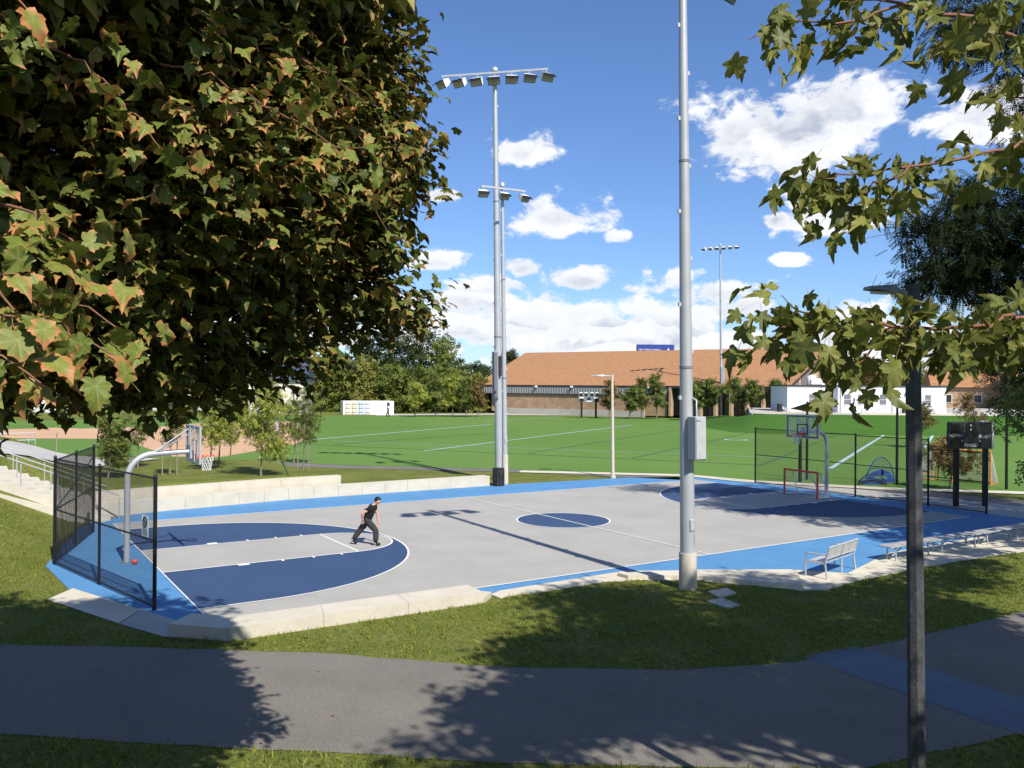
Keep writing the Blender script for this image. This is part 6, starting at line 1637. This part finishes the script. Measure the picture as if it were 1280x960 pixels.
MB().tube([(0, 0, -0.1), (-0.75, 0.2, 1.55)], 0.03, 8).tube([(-0.3, 0.08, 0.60), (-0.34, 0.1, 0.68)], 0.05, 8).build('shaft', mat('green_stake', (0.03, 0.09, 0.05), 0.7), t)
t = thing('planting_stake', (0.535, 48.181, 0.000), 'tall pale tree stake on the slope left of the chain link corner', 'stake')
MB().tube([(0, 0, -0.3), (0.05, 0, 1.75)], 0.045, 8).tube([(0.02, 0, 1.2), (0.02, 0, 1.3)], 0.06, 8).build('shaft', M['stake'], t)

GF = 'young trees along the far side of the field'
FAR_YOUNG = [
    ((519, 478, 141), 24, 'young', 'young tree right of the shipping container at the far field edge'), ((545, 474, 142), 22, 'young_dull', 'second young tree right of the shipping container'), ((566, 470, 142), 26, 'young', 'third young tree right of the shipping container, taller than its neighbours'),
    ((583, 474, 141), 22, 'young_dull', 'young tree in front of the left end of the brick hall'), ((598, 476, 142), 20, 'rusty', 'rusty young tree close left of the tall double poles'),
    ((762, 478, 139), 20, 'rusty', 'reddish young tree behind the slim street lamp'), ((787, 488, 139), 18, 'young_dull', 'small young tree right of the slim street lamp'), ((802, 474, 139), 20, 'young_dull', 'young tree before the plain brick wall, second right of the slim street lamp'), ((821, 468, 139), 24, 'young_dull', 'tall narrow young tree before the end of the brick wall'),
    ((872, 477, 132), 24, 'young_dull', 'young tree just right of the tall court pole against the brick hall'), ((888, 474, 132), 24, 'young_dull', 'young tree left of the distant field light pole'), ((918, 474, 128), 26, 'young_dull', 'young tree right of the distant field light pole'),
    ((940, 478, 126), 26, 'young_dull', 'young tree halfway between the distant light pole and white building'), ((968, 477, 124), 28, 'young_dull', 'young tree beside the left end of the white building'),
]
for i, ((px, py, dp), wpx, mm, lb) in enumerate([((a, b_, c), w_, m_, l_) for (a, b_, c), w_, m_, l_ in FAR_YOUNG]):
    X = CAM_P + dp * (CAM_F + (px - 640) / 1044.264 * CAM_R - (py - 480) / 1044.264 * CAM_U)
    zg = 2.09 if px > 900 else (1.0 if px > 850 else 0.3)
    leafy_tree('young_tree', (X.x, X.y, zg), X.z - zg, wpx * dp / 1044, mm, lb, group=GF, bare=0.28, n=520, leaf=0.36, trunk_r=0.09, tmpl=TUFT, seed=80 + i)
for i, (p, h, w, mm, lb, bare) in enumerate([
    ((38.889, 5.740, 0.000), 2.6, 2.5, 'rusty', 'small tree with a pale trunk and rusty leaves behind the scoreboard posts', 0.38),
    ((67.190, 24.444, 0.000), 4.2, 2.2, 'rusty', 'small rusty tree beyond the fence left of the near scoreboard', 0.3),
    ((71.633, 22.181, 0.000), 5.0, 2.6, 'rusty', 'yellowing young tree behind the top of the near scoreboard', 0.3)]):
    leafy_tree('small_tree', p, h, w, mm, lb, group='small trees beyond the right fence', bare=bare, n=700, leaf=0.15, trunk_r=0.06, seed=120 + i)
leafy_tree('leafy_tree', ((30.267, -1.958, 0.000)[0] + 1.2, (30.267, -1.958, 0.000)[1] - 1.0, 0.0), 6.6, 3.9, 'young_dull', 'leafy green tree at the right edge beside the near scoreboard', bare=0.26, n=2600, leaf=0.17, trunk_r=0.10, seed=140, bark='bark', shape='oval', lobn=10)

# ------------------------------------------------------------------ trees and thickets far away
BACK = [  # pixel x, top y, distance, width in pixels, material, label
    (452, 424, 195, 70, 'wood_dark', 'dark tall tree behind the container, partly hidden by maple leaves'), (490, 414, 192, 84, 'wood_dark', 'tall dark tree above the left end of the thicket'), (525, 412, 190, 88, 'wood_dark', 'tallest dark green tree above the thicket'), (553, 424, 188, 60, 'wood_mid', 'broad tree with a brownish side right of the tallest dark tree'),
    (578, 452, 196, 46, 'wood_dark', 'dark tree on the right flank of the tall woodland'), (600, 456, 205, 40, 'wood_dark', 'low dark tree just left of the tall double poles'), (622, 447, 212, 44, 'wood_dark', 'dark tree seen between the two tall poles'), (642, 441, 214, 46, 'wood_dark', 'dark tree above the left end of the orange roof'),
    (345, 462, 172, 60, 'wood_gold', 'golden green tree right of the cream house'), (385, 452, 168, 64, 'wood_gold', 'golden crowned tree at the left of the thicket'), (420, 450, 166, 62, 'wood_mid', 'olive tree behind the container doors'), (455, 452, 164, 66, 'wood_gold', 'golden olive tree above the shipping container'), (490, 458, 163, 60, 'wood_mid', 'olive tree right above the white end of the container'),
    (520, 462, 162, 56, 'wood_mid', 'olive bushy tree in the middle of the thicket'), (548, 458, 163, 54, 'wood_mid', 'bushy tree on the right half of the thicket'), (575, 464, 164, 50, 'wood_mid', 'bushy tree at the right end of the thicket'), (597, 470, 166, 40, 'wood_gold', 'golden bush beside the brick hall'),
    (310, 468, 176, 60, 'wood_mid', 'olive tree left of the cream house behind maple leaves'), (250, 470, 180, 70, 'wood_mid', 'olive tree behind the left maple, near the slate roofed house'), (180, 474, 176, 70, 'wood_mid', 'olive tree beyond the infield behind the left maple'), (110, 470, 170, 76, 'wood_gold', 'golden green tree beyond the infield at the left'), (24, 474, 130, 46, 'young_dull', 'green tree at the far left before the grey house'),
    (1085, 450, 165, 60, 'rusty', 'rusty brown tree behind the roof of the white building'), (1140, 455, 170, 66, 'wood_mid', 'olive tree behind the right half of the white building'), (1190, 448, 165, 70, 'wood_mid', 'tree behind the lamp pole, right of the white building'), (1240, 440, 150, 80, 'wood_dark', 'dark tree at the far right behind maple leaves'), (1295, 430, 140, 90, 'wood_dark', 'dark tree beyond the right picture edge'),
]
for i, (px, py, dp, wpx, mm, lb) in enumerate(BACK):
    X = CAM_P + dp * (CAM_F + (px - 640) / 1044.264 * CAM_R - (py - 480) / 1044.264 * CAM_U)
    w = wpx * dp / 1044
    leafy_tree('woodland_tree', (X.x, X.y, 0.0), X.z, w, mm, lb, group='trees beyond the playing field', bare=0.06 if dp < 185 else 0.15, n=1500 if w > 9 else 1000, leaf=0.62 if w > 9 else 0.55, trunk_r=0.22, bark='bark', seed=200 + i, shape='dome', lobn=11)
# a low unbroken thicket in front of the woodland and a far tree line
def thicket(name, label_pts, n, leaf, m, h):
    P = []
    for (a, c) in label_pts:
        a, c = np.array(a), np.array(c); u = NR.random(n)[:, None]
        q = a + (c - a) * u + NR.normal(size=(n, 3)) * np.array([1.2, 1.2, 0]); q[:, 2] = NR.random(n) ** 0.8 * h * (0.7 + 0.3 * np.sin(u[:, 0] * 23)) ; P.append(q)
    P = np.concatenate(P); k = len(P)
    o = scatter(name, TUFT, P, NR.normal(size=(k, 3)), np.array([0, -0.4, 0.5]) + NR.normal(size=(k, 3)) * 0.6, leaf * (0.7 + 0.6 * NR.random(k)), M[m])
    return o
tag(thicket('thicket', [((43.691, 145.365) + (0,), (57.360, 138.068) + (0,)), ((66.437, 132.312) + (0,), (89.793, 127.026) + (0,))], 1500, 0.5, 'wood_mid', 3.2), 'low olive thicket along the foot of the woodland behind the container', 'thicket')
def tree_line():
    P = []
    for k in range(240):
        a = -1.0 + 3.2 * k / 240
        r = 330 + 40 * math.sin(k * 1.7)
        x, y = CAM_P.x + r * math.sin(a), CAM_P.y + r * math.cos(a)
        hh = 8 + 3.5 * math.sin(k * 0.61) + 2 * math.sin(k * 1.9)
        q = np.stack([x + NR.normal(size=60) * 4, y + NR.normal(size=60) * 4, NR.random(60) * hh], 1); P.append(q)
    P = np.concatenate(P); k = len(P)
    scatter('distant_woodland', TUFT, P, NR.normal(size=(k, 3)), np.array([0, -0.4, 0.5]) + NR.normal(size=(k, 3)) * 0.6, 2.0 * (0.7 + 0.6 * NR.random(k)), M['wood_dark'])['label'] = 'far belt of woodland along the horizon'
tree_line()
bpy.data.objects['distant_woodland']['category'] = 'woodland'

# ------------------------------------------------------------------ grass blades on the lawns near the path
def in_poly(P, poly):
    x, y = P[:, 0], P[:, 1]; c = np.zeros(len(P), bool); n = len(poly); j = n - 1
    for i in range(n):
        xi, yi = poly[i]; xj, yj = poly[j]
        c ^= ((yi > y) != (yj > y)) & (x < (xj - xi) * (y - yi) / (yj - yi + 1e-12) + xi)
        j = i
    return c
BLADE = (np.array([(-0.09, 0, 0), (0.09, 0, 0), (0.05, 0.55, 0.10), (0.0, 1.0, 0.32)]), np.array([(0, 1, 2), (0, 2, 3)]), np.zeros(4))
def blades():
    strip = [p for p in PATH_TOP[1:-1]] + [(x_, y_ + 0.06) for x_, y_ in reversed(STRIP_EDGE)] + [(6.7, -1.3), (6.05, -1.35), (1.35, -0.92), (0.15, -0.98), (-1.05, -0.42), (-1.85, 1.3), (-2.95, 4.4), (-2.4, 5.4), (-2.75, 8.7), (-1.3, 15.4), (-0.4, 16.1), (-4.5, 16.1), (-12.0, 14.0)]
    lower = [(-12.0, 2.2)] + PATH_BOT[2:9] + [(12.0, -14.6), (5.0, -13.2), (0.0, -9.8), (-6.0, -6.2), (-12.0, -1.0)]
    for poly, n, hz in ((strip, 330000, 0.070), (lower, 130000, 0.085)):
        pa = np.array(poly); lo, hi = pa.min(0), pa.max(0)
        P = lo + (hi - lo) * NR.random((n * 2, 2))
        dd = (P[:, 0] + 4.48) * 0.5428 + (P[:, 1] + 18.74) * 0.8399
        P = P[in_poly(P, poly)]
        dd = (P[:, 0] + 4.48) * 0.5428 + (P[:, 1] + 18.74) * 0.8399
        P = P[NR.random(len(P)) < np.clip(18.0 / np.maximum(dd, 1), 0.25, 1)]
        # tufts: pull blades together, leave thin patches
        cell = np.floor(P / 0.16); h_ = np.abs(np.sin(cell[:, 0] * 12.9898 + cell[:, 1] * 78.233) * 43758.5453) % 1
        P = P + (cell * 0.16 + 0.08 - P) * (0.45 * h_[:, None]); 
        patch = np.sin(P[:, 0] * 1.7 + 2 * np.sin(P[:, 1] * 1.1)) * np.sin(P[:, 1] * 1.9 + 1.3 * np.sin(P[:, 0] * 0.9))
        keep = NR.random(len(P)) < np.clip(0.75 + 0.5 * patch + 0.3 * (h_ - 0.5), 0.15, 1); P, h_ = P[keep], h_[keep]
        k = len(P)
        pos = np.stack([P[:, 0], P[:, 1], terrain(P[:, 0], P[:, 1]) - 0.004], 1)
        td = np.array([0, 0, 1.0]) + NR.normal(size=(k, 3)) * np.array([0.55, 0.55, 0.1])
        nm = NR.normal(size=(k, 3)) * np.array([1, 1, 0.2])
        scatter('grass', BLADE, pos, td, nm, hz * (0.55 + 0.8 * NR.random(k)) * (0.7 + 0.6 * h_), M['blade'])
blades()
# a few fallen leaves on path and grass
def litter():
    k = 70
    P = np.array([-6.0, -9.0]) + np.array([22.0, 9.0]) * NR.random((k, 2))
    inn = in_poly(P, PATH_TOP + list(reversed(PATH_BOT))); P = P[inn | (NR.random(k) < 0.5)]; k = len(P)
    pos = np.stack([P[:, 0], P[:, 1], np.maximum(terrain(P[:, 0], P[:, 1]), 0.0) + 0.03], 1)
    a = NR.random(k) * 6.283
    scatter('fallen_leaves', maple_leaf(False, 0.6), pos, np.stack([np.cos(a), np.sin(a), 0.1 * np.ones(k)], 1), np.array([0, 0, 1.0]) + NR.normal(size=(k, 3)) * 0.25, 0.04 + 0.03 * NR.random(k), foliage_material('fallen_leaf', (0.16, 0.10, 0.045), (0.30, 0.21, 0.10), trans=0.1))
litter()
